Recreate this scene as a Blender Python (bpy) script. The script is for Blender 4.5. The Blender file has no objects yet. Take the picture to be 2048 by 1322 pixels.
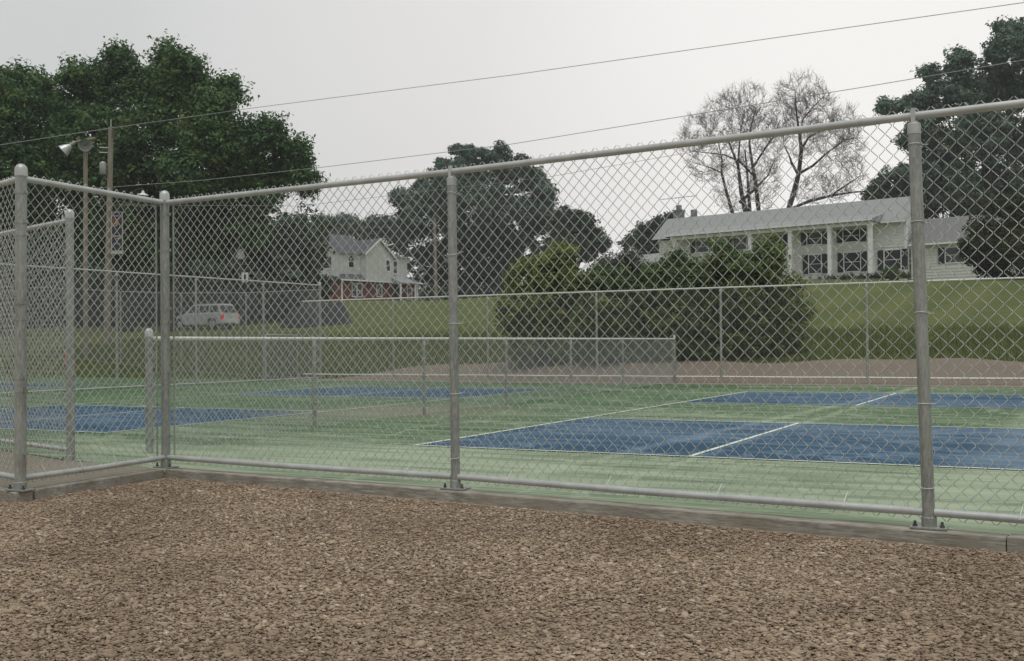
import bpy, math, random
import numpy as np
from mathutils import Vector, Matrix
rad = math.radians
rng = np.random.default_rng(7)
random.seed(7)
scene = bpy.context.scene
COL = scene.collection

# ------------------------------------------------------------ camera
F, CX, CY, CZ, YAW, PIT, ROL = 2189.0, 6.316, -9.951, 1.084, -0.475, 0.012, -0.009
fw = np.array([math.sin(YAW)*math.cos(PIT), math.cos(YAW)*math.cos(PIT), math.sin(PIT)])
_r = np.array([math.cos(YAW), -math.sin(YAW), 0.0]); _u = np.cross(_r, fw)
RR = _r*math.cos(ROL) + _u*math.sin(ROL); UU = -_r*math.sin(ROL) + _u*math.cos(ROL)
CAM = np.array([CX, CY, CZ])
cd = bpy.data.cameras.new("camera"); cam = bpy.data.objects.new("camera", cd); COL.objects.link(cam)
cam.matrix_world = Matrix(((RR[0], UU[0], -fw[0], CX), (RR[1], UU[1], -fw[1], CY), (RR[2], UU[2], -fw[2], CZ), (0, 0, 0, 1)))
cd.sensor_width = 36; cd.lens = F/2048*36; cd.clip_end = 3000; cd.clip_start = 0.05
scene.camera = cam

# ------------------------------------------------------------ world, sun, exposure
SUN_EL, SUN_AZ = rad(72), rad(150)          # azimuth measured from +Y towards +X
world = bpy.data.worlds.new("World"); scene.world = world; world.use_nodes = True
wt = world.node_tree; wt.nodes.clear()
def wn(t, **k):
    n = wt.nodes.new(t)
    for a, b in k.items(): setattr(n, a, b)
    return n
sky = wn('ShaderNodeTexSky', sky_type='NISHITA', sun_disc=False, sun_elevation=SUN_EL, sun_rotation=SUN_AZ, dust_density=6.0)
hs = wn('ShaderNodeHueSaturation'); hs.inputs['Saturation'].default_value = 0.15
tc = wn('ShaderNodeTexCoord'); sep = wn('ShaderNodeVectorMath', operation='DOT_PRODUCT')
bd = Vector(tuple(fw + 0.36*RR + 0.20*UU)).normalized()   # the bright part of the overcast
sep.inputs[1].default_value = bd
ramp = wn('ShaderNodeValToRGB'); cr = ramp.color_ramp
cr.elements[0].position = 0.0; cr.elements[0].color = (0.50, 0.52, 0.52, 1)
cr.elements[1].position = 1.0; cr.elements[1].color = (0.915, 0.895, 0.87, 1)
e = cr.elements.new(0.78); e.color = (0.60, 0.615, 0.61, 1)
e = cr.elements.new(0.93); e.color = (0.75, 0.735, 0.72, 1)
nz = wn('ShaderNodeTexNoise'); nz.inputs['Scale'].default_value = 1.7; nz.inputs['Detail'].default_value = 3
mr = wn('ShaderNodeMapRange'); mr.inputs[3].default_value = 8.7; mr.inputs[4].default_value = 11.2
mul = wn('ShaderNodeVectorMath', operation='SCALE')
mix = wn('ShaderNodeMix', data_type='RGBA'); mix.inputs[0].default_value = 0.94
bg = wn('ShaderNodeBackground'); bg.inputs['Strength'].default_value = 0.112
out = wn('ShaderNodeOutputWorld')
L = wt.links.new
L(tc.outputs['Generated'], sep.inputs[0]); L(sep.outputs['Value'], ramp.inputs[0])
L(tc.outputs['Generated'], nz.inputs['Vector']); L(nz.outputs['Fac'], mr.inputs[0])
L(ramp.outputs[0], mul.inputs[0]); L(mr.outputs[0], mul.inputs['Scale'])
L(sky.outputs[0], hs.inputs['Color']); L(hs.outputs[0], mix.inputs[6]); L(mul.outputs[0], mix.inputs[7])
L(mix.outputs[2], bg.inputs['Color']); L(bg.outputs[0], out.inputs['Surface'])
sd = bpy.data.lights.new("sun", 'SUN'); sd.energy = 1.45; sd.angle = rad(35); sd.color = (1, 0.98, 0.95)
so = bpy.data.objects.new("sun", sd); COL.objects.link(so)
sdir = Vector((math.sin(SUN_AZ)*math.cos(SUN_EL), math.cos(SUN_AZ)*math.cos(SUN_EL), math.sin(SUN_EL)))
so.rotation_euler = sdir.to_track_quat('Z', 'Y').to_euler(); so.location = (0, 0, 60)
scene.view_settings.view_transform = 'Standard'; scene.view_settings.look = 'None'
scene.view_settings.exposure = 0.0; scene.view_settings.gamma = 1.0
scene.cycles.max_bounces = 6; scene.cycles.transparent_max_bounces = 6; scene.cycles.diffuse_bounces = 3

# ------------------------------------------------------------ helpers
def at(x, y, d): return CAM + d*(fw + (x-1024)/F*RR - (y-661)/F*UU)
def gz(x, y, z=0.0):
    D = fw + (x-1024)/F*RR - (y-661)/F*UU
    return CAM + D*((z-CAM[2])/D[2])

class MB:
    def __init__(s): s.v = []; s.f = []; s.n = 0; s.mi = []
    def add(s, v, f, mi=0):
        v = np.asarray(v, float).reshape(-1, 3)
        s.v.append(v)
        s.f += [tuple(i+s.n for i in q) for q in f]; s.mi += [mi]*len(f)
        s.n += len(v); return s
    def box(s, x0, x1, y0, y1, z0, z1, mi=0, taper=0):
        t = taper
        v = [(x0,y0,z0),(x1,y0,z0),(x1,y1,z0),(x0,y1,z0),(x0+t,y0+t,z1),(x1-t,y0+t,z1),(x1-t,y1-t,z1),(x0+t,y1-t,z1)]
        return s.add(v, [(3,2,1,0),(4,5,6,7),(0,1,5,4),(1,2,6,5),(2,3,7,6),(3,0,4,7)], mi)
    def obox(s, p0, p1, w, z0, z1, off=0, mi=0):          # box along a ground line p0-p1
        p0 = np.array(p0[:2], float); p1 = np.array(p1[:2], float)
        d = (p1-p0)/np.linalg.norm(p1-p0); n = np.array([-d[1], d[0]])
        a, b, c, e = p0+n*(off-w/2), p1+n*(off-w/2), p1+n*(off+w/2), p0+n*(off+w/2)
        v = [(*a,z0),(*b,z0),(*c,z0),(*e,z0),(*a,z1),(*b,z1),(*c,z1),(*e,z1)]
        return s.add(v, [(3,2,1,0),(4,5,6,7),(0,1,5,4),(1,2,6,5),(2,3,7,6),(3,0,4,7)], mi)
    def tube(s, pts, r, n=8, cap=True, mi=0):
        pts = [Vector(tuple(p)) for p in pts]; k = len(pts)
        rs = r if isinstance(r, (list, tuple)) else [r]*k
        V = []; up = None
        for i, p in enumerate(pts):
            t = (pts[min(i+1, k-1)] - pts[max(i-1, 0)])
            if t.length < 1e-9: t = Vector((0, 0, 1))
            t.normalize()
            if up is None:
                up = Vector((0, 0, 1)) if abs(t.z) < 0.9 else Vector((1, 0, 0))
                a = t.cross(up).normalized()
            else:
                a = (a - t*a.dot(t)).normalized()
            b = t.cross(a)
            for j in range(n):
                an = 2*math.pi*j/n
                V.append(p + (a*math.cos(an) + b*math.sin(an))*rs[i])
        Fc = [(i*n+j, i*n+(j+1) % n, (i+1)*n+(j+1) % n, (i+1)*n+j) for i in range(k-1) for j in range(n)]
        if cap: Fc += [tuple(range(n))[::-1], tuple((k-1)*n+j for j in range(n))]
        return s.add([tuple(v) for v in V], Fc, mi)
    def lathe(s, c, prof, n=14, mi=0, axis=None):         # prof: (radius, height)
        V = []; ax = Vector(axis).normalized() if axis is not None else Vector((0, 0, 1))
        q = Vector((0, 0, 1)).rotation_difference(ax)
        for r, z in prof:
            for j in range(n):
                an = 2*math.pi*j/n
                V.append(tuple(Vector(tuple(c)) + q @ Vector((r*math.cos(an), r*math.sin(an), z))))
        k = len(prof)
        Fc = [(i*n+j, i*n+(j+1) % n, (i+1)*n+(j+1) % n, (i+1)*n+j) for i in range(k-1) for j in range(n)]
        Fc += [tuple(range(n))[::-1], tuple((k-1)*n+j for j in range(n))]
        return s.add(V, Fc, mi)
    def prism(s, poly, y0, y1, mi=0):                     # poly in x,z extruded along y
        n = len(poly)
        V = [(x, y0, z) for x, z in poly] + [(x, y1, z) for x, z in poly]
        Fc = [tuple(range(n)), tuple(range(2*n-1, n-1, -1))] + [(i, i+n, (i+1) % n+n, (i+1) % n) for i in range(n)]
        return s.add(V, Fc, mi)
    def xprism(s, poly, x0, x1, mi=0):                    # poly in y,z extruded along x
        n = len(poly)
        V = [(x0, y, z) for y, z in poly] + [(x1, y, z) for y, z in poly]
        Fc = [tuple(range(n))[::-1], tuple(range(n, 2*n))] + [(i, (i+1) % n, (i+1) % n+n, i+n) for i in range(n)]
        return s.add(V, Fc, mi)
    def build(s, name, mat, parent=None, org=(0, 0, 0), smooth=False, bevel=0):
        V = np.concatenate(s.v) - np.array(org, float)
        me = bpy.data.meshes.new(name); me.from_pydata(V.tolist(), [], s.f); me.update()
        for m in (mat if isinstance(mat, (list, tuple)) else [mat]): me.materials.append(m)
        if any(s.mi): me.polygons.foreach_set('material_index', s.mi)
        if smooth: me.polygons.foreach_set('use_smooth', [True]*len(me.polygons)); me.set_sharp_from_angle(angle=rad(40))
        o = bpy.data.objects.new(name, me); COL.objects.link(o)
        if bevel:
            b = o.modifiers.new('bevel', 'BEVEL'); b.width = bevel; b.segments = 2; b.limit_method = 'ANGLE'
        if parent is not None: o.parent = parent
        else: o.location = org
        return o

def mesh_np(name, V, Q, mat, parent=None, org=(0, 0, 0), attrs=None, tri=False):
    V = np.asarray(V, np.float32) - np.array(org, np.float32); k = 3 if tri else 4
    me = bpy.data.meshes.new(name); me.vertices.add(len(V)); me.vertices.foreach_set('co', V.ravel())
    Q = np.asarray(Q, np.int32); me.loops.add(Q.size); me.loops.foreach_set('vertex_index', Q.ravel())
    me.polygons.add(len(Q)); me.polygons.foreach_set('loop_start', np.arange(0, Q.size, k, dtype=np.int32))
    me.update(calc_edges=True)
    for a, val in (attrs or {}).items():
        at_ = me.attributes.new(a, 'FLOAT', 'POINT'); at_.data.foreach_set('value', np.asarray(val, np.float32))
    me.materials.append(mat)
    o = bpy.data.objects.new(name, me); COL.objects.link(o)
    if parent is not None: o.parent = parent
    else: o.location = org
    return o

def tag(o, label=None, cat=None, group=None, kind=None):
    if label: o['label'] = label
    if cat: o['category'] = cat
    if group: o['group'] = group
    if kind: o['kind'] = kind
    return o
def empty(name, loc, label, cat, rz=0.0, group=None):
    o = bpy.data.objects.new(name, None); COL.objects.link(o); o.location = tuple(loc); o.rotation_euler = (0, 0, rz)
    o.empty_display_size = 0.3
    return tag(o, label, cat, group)
def struct(o): o['kind'] = 'structure'; return o

# ------------------------------------------------------------ materials
class NT:
    def __init__(s, name, rough=0.6, spec=0.5, metal=0.0):
        m = bpy.data.materials.new(name); m.use_nodes = True; s.m = m; s.t = m.node_tree; s.b = s.t.nodes['Principled BSDF']
        s.b.inputs['Roughness'].default_value = rough; s.b.inputs['Specular IOR Level'].default_value = spec
        s.b.inputs['Metallic'].default_value = metal; s.tc = None
    def n(s, t, **k):
        x = s.t.nodes.new(t)
        for a, b in k.items(): setattr(x, a, b)
        return x
    def l(s, a, b): s.t.links.new(a, b)
    def co(s, scale=(1, 1, 1), rot=(0, 0, 0)):
        if not s.tc: s.tc = s.n('ShaderNodeTexCoord')
        mp = s.n('ShaderNodeMapping'); mp.inputs['Scale'].default_value = scale; mp.inputs['Rotation'].default_value = rot
        s.l(s.tc.outputs['Object'], mp.inputs[0]); return mp.outputs[0]
    def noise(s, scale, detail=4, rough=0.55, sc=(1, 1, 1), rot=(0, 0, 0), dist=0.0):
        x = s.n('ShaderNodeTexNoise'); x.inputs['Scale'].default_value = scale; x.inputs['Detail'].default_value = detail
        x.inputs['Roughness'].default_value = rough; x.inputs['Distortion'].default_value = dist
        s.l(s.co(sc, rot), x.inputs['Vector']); return x.outputs['Fac']
    def ramp(s, fac, stops):
        x = s.n('ShaderNodeValToRGB'); c = x.color_ramp
        while len(c.elements) < len(stops): c.elements.new(0.5)
        for el, (p, col) in zip(c.elements, stops):
            el.position = p; el.color = (*col, 1) if len(col) == 3 else col
        s.l(fac, x.inputs[0]); return x.outputs[0]
    def mix(s, fac, a, b, mode='MIX'):
        x = s.n('ShaderNodeMix', data_type='RGBA', blend_type=mode)
        if isinstance(fac, float): x.inputs[0].default_value = fac
        else: s.l(fac, x.inputs[0])
        for i, v in ((6, a), (7, b)):
            if isinstance(v, tuple): x.inputs[i].default_value = (*v, 1)
            else: s.l(v, x.inputs[i])
        return x.outputs[2]
    def base(s, c):
        if isinstance(c, tuple): s.b.inputs['Base Color'].default_value = (*c, 1)
        else: s.l(c, s.b.inputs['Base Color'])
        return s
    def bump(s, h, strength=0.3, dist=0.02):
        x = s.n('ShaderNodeBump'); x.inputs['Strength'].default_value = strength; x.inputs['Distance'].default_value = dist
        s.l(h, x.inputs['Height']); s.l(x.outputs[0], s.b.inputs['Normal']); return s
    def roughv(s, c): s.l(c, s.b.inputs['Roughness']); return s
def simple(name, c1, c2, scale=6, rough=0.6, metal=0, spec=0.4, bump=0.0, sc=(1, 1, 1)):
    t = NT(name, rough, spec, metal); f = t.noise(scale, 5, 0.6, sc)
    t.base(t.ramp(f, [(0.3, c1), (0.7, c2)]))
    if bump: t.bump(f, bump, 0.01)
    return t.m
M = {}
M['galv'] = simple('galvanized', (0.26, 0.27, 0.245), (0.41, 0.42, 0.385), 9, 0.48, 0.35, 0.5, 0.05, (1, 1, 0.25))
t = NT('galvanized_post', 0.42, 0.5, 0.55); f1 = t.noise(5, 4, 0.6, (1, 1, .3)); f2 = t.noise(70, 3, 0.7, (1, 1, .25)); f3 = t.noise(2.2, 5, .7)
c = t.ramp(f1, [(0.3, (0.21, 0.22, 0.20)), (0.7, (0.36, 0.37, 0.34))]); c = t.mix(t.ramp(f2, [(0.4, (0, 0, 0)), (0.65, (.6, .6, .6))]), c, (0.52, 0.53, 0.50)); c = t.mix(t.ramp(f3, [(0.56, (0, 0, 0)), (0.7, (.7, .7, .7))]), c, (0.20, 0.18, 0.14))
t.base(c); t.roughv(t.ramp(f2, [(0.3, (.35, .35, .35)), (.7, (.6, .6, .6))])); M['galv'] = t.m
M['rail'] = simple('galvanized_rail', (0.40, 0.41, 0.40), (0.54, 0.55, 0.53), 7, 0.45, 0.3, 0.5, 0.03)
M['rail_toplit'] = simple('toplit_galvanized_rail', (0.56, 0.57, 0.53), (0.66, 0.67, 0.62), 5, 0.45, 0.1)  # lighter copy of the rail metal, top light painted into the colour
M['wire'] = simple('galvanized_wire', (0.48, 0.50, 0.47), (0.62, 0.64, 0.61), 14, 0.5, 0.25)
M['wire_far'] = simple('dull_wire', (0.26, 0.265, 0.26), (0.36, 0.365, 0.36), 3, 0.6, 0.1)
M['dark_metal'] = simple('dark_steel', (0.06, 0.06, 0.058), (0.13, 0.125, 0.12), 20, 0.5, 0.4)
M['conc'] = simple('old_concrete', (0.16, 0.15, 0.125), (0.30, 0.285, 0.245), 4, 0.9, 0, 0.2, 0.4)
# kerb
t = NT('weathered_kerb', 0.92, 0.15); f1 = t.noise(3.0, 6, 0.65, (1, 1, 1)); f2 = t.noise(26, 4, 0.6, (0.35, 1, 2.5))
c = t.mix(t.ramp(f2, [(0.35, (0, 0, 0)), (0.7, (1, 1, 1))]), (0.25, 0.232, 0.198), (0.46, 0.43, 0.375))
c = t.mix(t.ramp(f1, [(0.42, (0, 0, 0)), (0.62, (1, 1, 1))]), c, (0.27, 0.245, 0.20))
f4 = t.noise(7, 6, 0.7, (.5, 1, 1.6)); c = t.mix(t.ramp(f4, [(0.5, (0, 0, 0)), (0.68, (.55, .55, .55))]), c, (0.12, 0.106, 0.085)); t.base(c).bump(f2, 0.6, 0.01); M['kerb'] = t.m
# tan path
t = NT('tan_path', 0.95, 0.1); f1 = t.noise(1.3, 6, 0.6); f2 = t.noise(60, 3, 0.6)
t.base(t.mix(f2, t.ramp(f1, [(0.3, (0.155, 0.14, 0.11)), (0.7, (0.24, 0.22, 0.175))]), (0.26, 0.23, 0.18))).bump(f2, 0.4, 0.01); M['path'] = t.m
# gravel bed and stones
t = NT('gravel_bed', 0.95, 0.1); f1 = t.noise(1.1, 4, 0.6)
vo = t.n('ShaderNodeTexVoronoi'); vo.inputs['Scale'].default_value = 42; t.l(t.co((1, 1.4, 1)), vo.inputs['Vector'])
c = t.mix(f1, (0.22, 0.168, 0.122), (0.28, 0.22, 0.16))
c = t.mix(t.ramp(vo.outputs['Color'], [(0.2, (0, 0, 0)), (0.9, (1, 1, 1))]), c, (0.37, 0.30, 0.23))
t.base(c).bump(vo.outputs['Distance'], 0.6, 0.012); M['gravel'] = t.m
t = NT('gravel_stone', 0.85, 0.25); a = t.n('ShaderNodeAttribute'); a.attribute_name = 'tone'
c = t.ramp(a.outputs['Fac'], [(0.0, (0.15, 0.118, 0.088)), (0.3, (0.30, 0.224, 0.158)), (0.62, (0.425, 0.325, 0.232)), (0.88, (0.53, 0.43, 0.325)), (1.0, (0.66, 0.60, 0.52))])
f1 = t.noise(0.9, 3, 0.5); f2 = t.noise(160, 2, 0.5)
c = t.mix(t.ramp(f1, [(0.42, (0, 0, 0)), (0.6, (1, 1, 1))]), c, t.mix(1.0, c, (0.78, 0.76, 0.76), 'MULTIPLY'))
c = t.mix(f2, c, t.mix(1.0, c, (0.8, 0.78, 0.75), 'MULTIPLY')); t.base(c); M['stone'] = t.m
# far brown gravel bank
t = NT('brown_bank', 0.95, 0.1); f1 = t.noise(0.8, 6, 0.65); f2 = t.noise(14, 5, 0.7)
t.base(t.mix(f2, t.ramp(f1, [(0.3, (0.145, 0.115, 0.09)), (0.7, (0.205, 0.168, 0.135))]), (0.255, 0.21, 0.17))).bump(f2, 0.6, 0.05); M['bank'] = t.m
# court paints
def court(name, deep, mid, film, thr):
    t = NT(name, 0.8, 0.13)
    big = t.noise(0.22, 3, 0.5, (0.55, 1.3, 1), (0, 0, 0.06)); streak = t.noise(1.1, 6, 0.62, (0.3, 3.4, 1), (0, 0, 0.05), 0.35)
    fine = t.noise(3.2, 5, 0.7, (0.22, 5.5, 1), (0, 0, 0.03), 0.2); swirl = t.noise(0.42, 4, 0.55, (1.1, 1.1, 1), (0, 0, 0.4), 2.2)
    b1 = t.mix(t.ramp(streak, [(0.35, (0, 0, 0)), (0.62, (1, 1, 1))]), deep, mid)
    # pale film: more of it towards the gravel edge
    tcs = t.tc; sx = t.n('ShaderNodeSeparateXYZ'); t.l(tcs.outputs['Object'], sx.inputs[0])
    mr_ = t.n('ShaderNodeMapRange'); mr_.inputs[1].default_value = -3.5; mr_.inputs[2].default_value = 6.0
    mr_.inputs[3].default_value = thr[0]; mr_.inputs[4].default_value = thr[1]; t.l(sx.outputs['Y'], mr_.inputs[0])
    mx_ = t.n('ShaderNodeMapRange'); mx_.inputs[1].default_value = -5.0; mx_.inputs[2].default_value = -0.5
    mx_.inputs[3].default_value = -0.34; mx_.inputs[4].default_value = 0.0; t.l(sx.outputs['X'], mx_.inputs[0])
    s1 = t.n('ShaderNodeMath', operation='ADD'); t.l(mr_.outputs[0], s1.inputs[0]); t.l(mx_.outputs[0], s1.inputs[1])
    s2 = t.n('ShaderNodeMath', operation='MULTIPLY_ADD'); t.l(streak, s2.inputs[0]); s2.inputs[1].default_value = 2.9; t.l(s1.outputs[0], s2.inputs[2])
    s3 = t.n('ShaderNodeMath', operation='MULTIPLY_ADD'); t.l(big, s3.inputs[0]); s3.inputs[1].default_value = 2.2; t.l(s2.outputs[0], s3.inputs[2])
    s4 = t.n('ShaderNodeMath', operation='MULTIPLY_ADD'); t.l(fine, s4.inputs[0]); s4.inputs[1].default_value = 2.6; t.l(s3.outputs[0], s4.inputs[2])
    s5 = t.n('ShaderNodeMath', operation='SUBTRACT'); t.l(s4.outputs[0], s5.inputs[0]); s5.inputs[1].default_value = 1.93
    fac = t.ramp(s5.outputs[0], [(0.0, (0, 0, 0)), (1.0, (0.8, 0.8, 0.8))])
    c = t.mix(fac, b1, film)
    arc = t.ramp(swirl, [(0.47, (0, 0, 0)), (0.497, (0.5, 0.5, 0.5)), (0.52, (0, 0, 0))])
    c = t.mix(arc, c, film)
    # pale lines across the surface, and a painted reflection of the brown bank
    for (pa, pb, wd, st) in ((gz(1240, 908), gz(1745, 795), .07, .55), (gz(1602, 849), gz(1722, 811), .05, .5), (gz(2010, 925), gz(1870, 1070), .28, .55), (gz(1000, 872), gz(1330, 835), .05, .3)):
        dx, dy = pb[0]-pa[0], pb[1]-pa[1]; ln = math.hypot(dx, dy)
        dt = t.n('ShaderNodeVectorMath', operation='DOT_PRODUCT'); dt.inputs[1].default_value = (-dy/ln, dx/ln, 0); t.l(tcs.outputs['Object'], dt.inputs[0])
        a1 = t.n('ShaderNodeMath', operation='SUBTRACT'); t.l(dt.outputs['Value'], a1.inputs[0]); a1.inputs[1].default_value = (-dy*pa[0]+dx*pa[1])/ln
        a0 = t.n('ShaderNodeMath', operation='MULTIPLY_ADD'); t.l(swirl, a0.inputs[0]); a0.inputs[1].default_value = .5; t.l(a1.outputs[0], a0.inputs[2])
        a3 = t.n('ShaderNodeMath', operation='SUBTRACT'); t.l(a0.outputs[0], a3.inputs[0]); a3.inputs[1].default_value = .25
        a2 = t.n('ShaderNodeMath', operation='ABSOLUTE'); t.l(a3.outputs[0], a2.inputs[0])
        mm = t.n('ShaderNodeMapRange'); mm.inputs[1].default_value = wd*.5; mm.inputs[2].default_value = wd*2; mm.inputs[3].default_value = st; mm.inputs[4].default_value = 0; t.l(a2.outputs[0], mm.inputs[0])
        mk = t.n('ShaderNodeMath', operation='MULTIPLY'); t.l(mm.outputs[0], mk.inputs[0]); t.l(t.ramp(streak, [(0.3, (.3, .3, .3)), (0.6, (1, 1, 1))]), mk.inputs[1]); c = t.mix(mk.outputs[0], c, film)
    sp = gz(800, 822); ds = t.n('ShaderNodeVectorMath', operation='DISTANCE'); ds.inputs[1].default_value = (sp[0], sp[1], 0); t.l(tcs.outputs['Object'], ds.inputs[0])
    d2 = t.n('ShaderNodeMath', operation='MULTIPLY_ADD'); t.l(streak, d2.inputs[0]); d2.inputs[1].default_value = 2.5; t.l(ds.outputs['Value'], d2.inputs[2])
    mm = t.n('ShaderNodeMapRange'); mm.inputs[1].default_value = 1.9; mm.inputs[2].default_value = 3.9; mm.inputs[3].default_value = .6; mm.inputs[4].default_value = 0; t.l(d2.outputs[0], mm.inputs[0])
    c = t.mix(mm.outputs[0], c, (0.24, 0.21, 0.155))
    t.base(c); t.roughv(t.ramp(streak, [(0.3, (0.5, 0.5, 0.5)), (0.7, (0.8, 0.8, 0.8))]))
    g = t.noise(240, 2, 0.5); t.bump(g, 0.12, 0.003); return t.m
M['green'] = court('green_court_paint', (0.032, 0.084, 0.028), (0.072, 0.142, 0.058), (0.37, 0.425, 0.30), (-1.18, -1.82))
M['blue'] = court('blue_court_paint', (0.003, 0.042, 0.088), (0.006, 0.062, 0.122), (0.19, 0.27, 0.35), (-1.66, -1.72))
M['line'] = simple('court_line_paint', (0.52, 0.60, 0.50), (0.72, 0.76, 0.68), 5, 0.7)
# grass
t = NT('mown_grass', 0.95, 0.1); f1 = t.noise(0.12, 4, 0.6); f2 = t.noise(1.1, 6, 0.7, (1, 2.2, 1)); f3 = t.noise(16, 4, 0.75)
c = t.ramp(f1, [(0.3, (0.08, 0.118, 0.028)), (0.5, (0.11, 0.148, 0.036)), (0.72, (0.155, 0.175, 0.05))])
c = t.mix(t.ramp(f2, [(0.4, (0, 0, 0)), (0.68, (1, 1, 1))]), c, (0.062, 0.095, 0.025))
c = t.mix(t.ramp(f3, [(0.35, (0, 0, 0)), (0.75, (0.7, 0.7, 0.7))]), c, (0.14, 0.15, 0.055)); 
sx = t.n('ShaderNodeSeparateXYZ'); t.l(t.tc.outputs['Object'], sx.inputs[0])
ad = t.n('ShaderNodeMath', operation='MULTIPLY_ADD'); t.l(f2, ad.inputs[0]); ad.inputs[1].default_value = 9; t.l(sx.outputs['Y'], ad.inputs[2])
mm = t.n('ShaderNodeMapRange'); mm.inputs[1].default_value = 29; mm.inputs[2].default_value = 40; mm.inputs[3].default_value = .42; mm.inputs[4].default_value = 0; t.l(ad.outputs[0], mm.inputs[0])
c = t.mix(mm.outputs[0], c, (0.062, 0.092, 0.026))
wv = t.n('ShaderNodeTexWave'); wv.inputs['Scale'].default_value = .28; wv.inputs['Distortion'].default_value = 2.5; wv.inputs['Detail'].default_value = 2; t.l(t.co((.35, 1, 1)), wv.inputs['Vector'])
c = t.mix(t.ramp(wv.outputs['Fac'], [(0.2, (0, 0, 0)), (0.9, (.35, .35, .35))]), c, (0.21, 0.215, 0.07))
t.base(c).bump(f3, 0.8, 0.12); M['grass'] = t.m
t = NT('grass_blades', 0.8, 0.2); a = t.n('ShaderNodeAttribute'); a.attribute_name = 'tone'
t.base(t.ramp(a.outputs['Fac'], [(0, (0.07, 0.10, 0.024)), (.6, (0.145, 0.18, 0.042)), (1, (0.26, 0.25, 0.09))])); M['blade'] = t.m
# leaves
def leafmat(name, cols, trans=0.25):
    t = NT(name, 0.6, 0.25); a = t.n('ShaderNodeAttribute'); a.attribute_name = 'tone'
    c = t.ramp(a.outputs['Fac'], [(i/(len(cols)-1), q) for i, q in enumerate(cols)]); t.base(c)
    tr = t.n('ShaderNodeBsdfTranslucent'); t.l(c, tr.inputs['Color'])
    ms = t.n('ShaderNodeMixShader'); ms.inputs[0].default_value = trans
    t.l(t.b.outputs[0], ms.inputs[1]); t.l(tr.outputs[0], ms.inputs[2])
    t.l(ms.outputs[0], t.t.nodes['Material Output'].inputs['Surface']); return t.m
M['leaf_walnut'] = leafmat('walnut_leaves', [(0.036, 0.076, 0.036), (0.078, 0.148, 0.055), (0.125, 0.215, 0.066), (0.22, 0.20, 0.055)])
M['leaf_dark'] = leafmat('dark_leaves', [(0.028, 0.052, 0.036), (0.055, 0.092, 0.052), (0.09, 0.135, 0.07)])
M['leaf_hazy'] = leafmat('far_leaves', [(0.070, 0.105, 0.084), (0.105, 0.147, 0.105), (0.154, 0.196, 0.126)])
M['leaf_light'] = leafmat('light_leaves', [(0.052, 0.104, 0.033), (0.098, 0.169, 0.052), (0.156, 0.234, 0.078)])
M['leaf_bush'] = leafmat('bush_leaves', [(0.042, 0.085, 0.036), (0.10, 0.155, 0.050), (0.175, 0.225, 0.060), (0.29, 0.32, 0.08)])
M['leaf_yellow'] = leafmat('yellow_green_leaves', [(0.04, 0.075, 0.025), (0.12, 0.17, 0.04), (0.21, 0.25, 0.05), (0.32, 0.34, 0.07)])
M['leaf_grey'] = leafmat('grey_green_leaves', [(0.05, 0.06, 0.05), (0.11, 0.12, 0.10), (0.19, 0.20, 0.17)])
M['leaf_olive'] = leafmat('olive_needles', [(0.021, 0.030, 0.012), (0.053, 0.063, 0.019), (0.105, 0.112, 0.036)])
M['leaf_bluish_haze'] = leafmat('bluish_hazed_leaves', [(0.058, 0.105, 0.078), (0.115, 0.18, 0.125), (0.19, 0.26, 0.18)])  # bluish leaf tones lightened, distance haze painted in
M['bark'] = simple('bark', (0.035, 0.03, 0.025), (0.075, 0.065, 0.055), 6, 0.95, 0, 0.1, 0.4, (4, 4, 1))
M['bark_bare'] = simple('bare_bark', (0.05, 0.045, 0.042), (0.11, 0.10, 0.095), 3, 0.95, 0, 0.1)
M['twig'] = simple('grey_twigs', (0.17, 0.15, 0.14), (0.25, 0.225, 0.21), 3, 0.95, 0, 0.1)
M['wood'] = simple('weathered_pole_wood', (0.19, 0.16, 0.125), (0.34, 0.30, 0.245), 5, 0.9, 0, 0.15, 0.2, (6, 6, 0.4))
M['white'] = simple('white_paint', (0.66, 0.66, 0.62), (0.76, 0.76, 0.72), 1.5, 0.6)
M['cream_trim'] = simple('white_trim', (0.8, 0.8, 0.78), (0.86, 0.86, 0.84), 2, 0.5)
M['black'] = simple('dark_shutter', (0.012, 0.018, 0.020), (0.022, 0.03, 0.032), 4, 0.6)
t = NT('window_glass', 0.08, 0.5); f = t.noise(0.8, 3, 0.5); t.base(t.ramp(f, [(0.35, (0.02, 0.024, 0.026)), (0.7, (0.06, 0.065, 0.065))])); M['glass'] = t.m
def clap(name, c1, c2, pitch):
    t = NT(name, 0.7, 0.3); t.co(); sx = t.n('ShaderNodeSeparateXYZ'); t.l(t.tc.outputs['Object'], sx.inputs[0])
    m1 = t.n('ShaderNodeMath', operation='MULTIPLY'); m1.inputs[1].default_value = 1/pitch; t.l(sx.outputs['Z'], m1.inputs[0])
    fr = t.n('ShaderNodeMath', operation='FRACT'); t.l(m1.outputs[0], fr.inputs[0])
    f = t.noise(1.2, 4); t.base(t.ramp(f, [(0.3, c1), (0.7, c2)])); t.bump(fr.outputs[0], 1.0, 0.05); return t.m
M['siding'] = clap('cream_siding', (0.76, 0.755, 0.72), (0.84, 0.835, 0.80), 0.24)
M['shingle_white'] = clap('pale_grey_siding', (0.68, 0.68, 0.67), (0.78, 0.78, 0.77), 0.26)
t = NT('red_brick', 0.9, 0.15); br = t.n('ShaderNodeTexBrick'); br.inputs['Scale'].default_value = 1.0
br.inputs['Color1'].default_value = (0.20, 0.058, 0.042, 1); br.inputs['Color2'].default_value = (0.14, 0.044, 0.035, 1); br.inputs['Mortar'].default_value = (0.23, 0.17, 0.15, 1)
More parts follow.
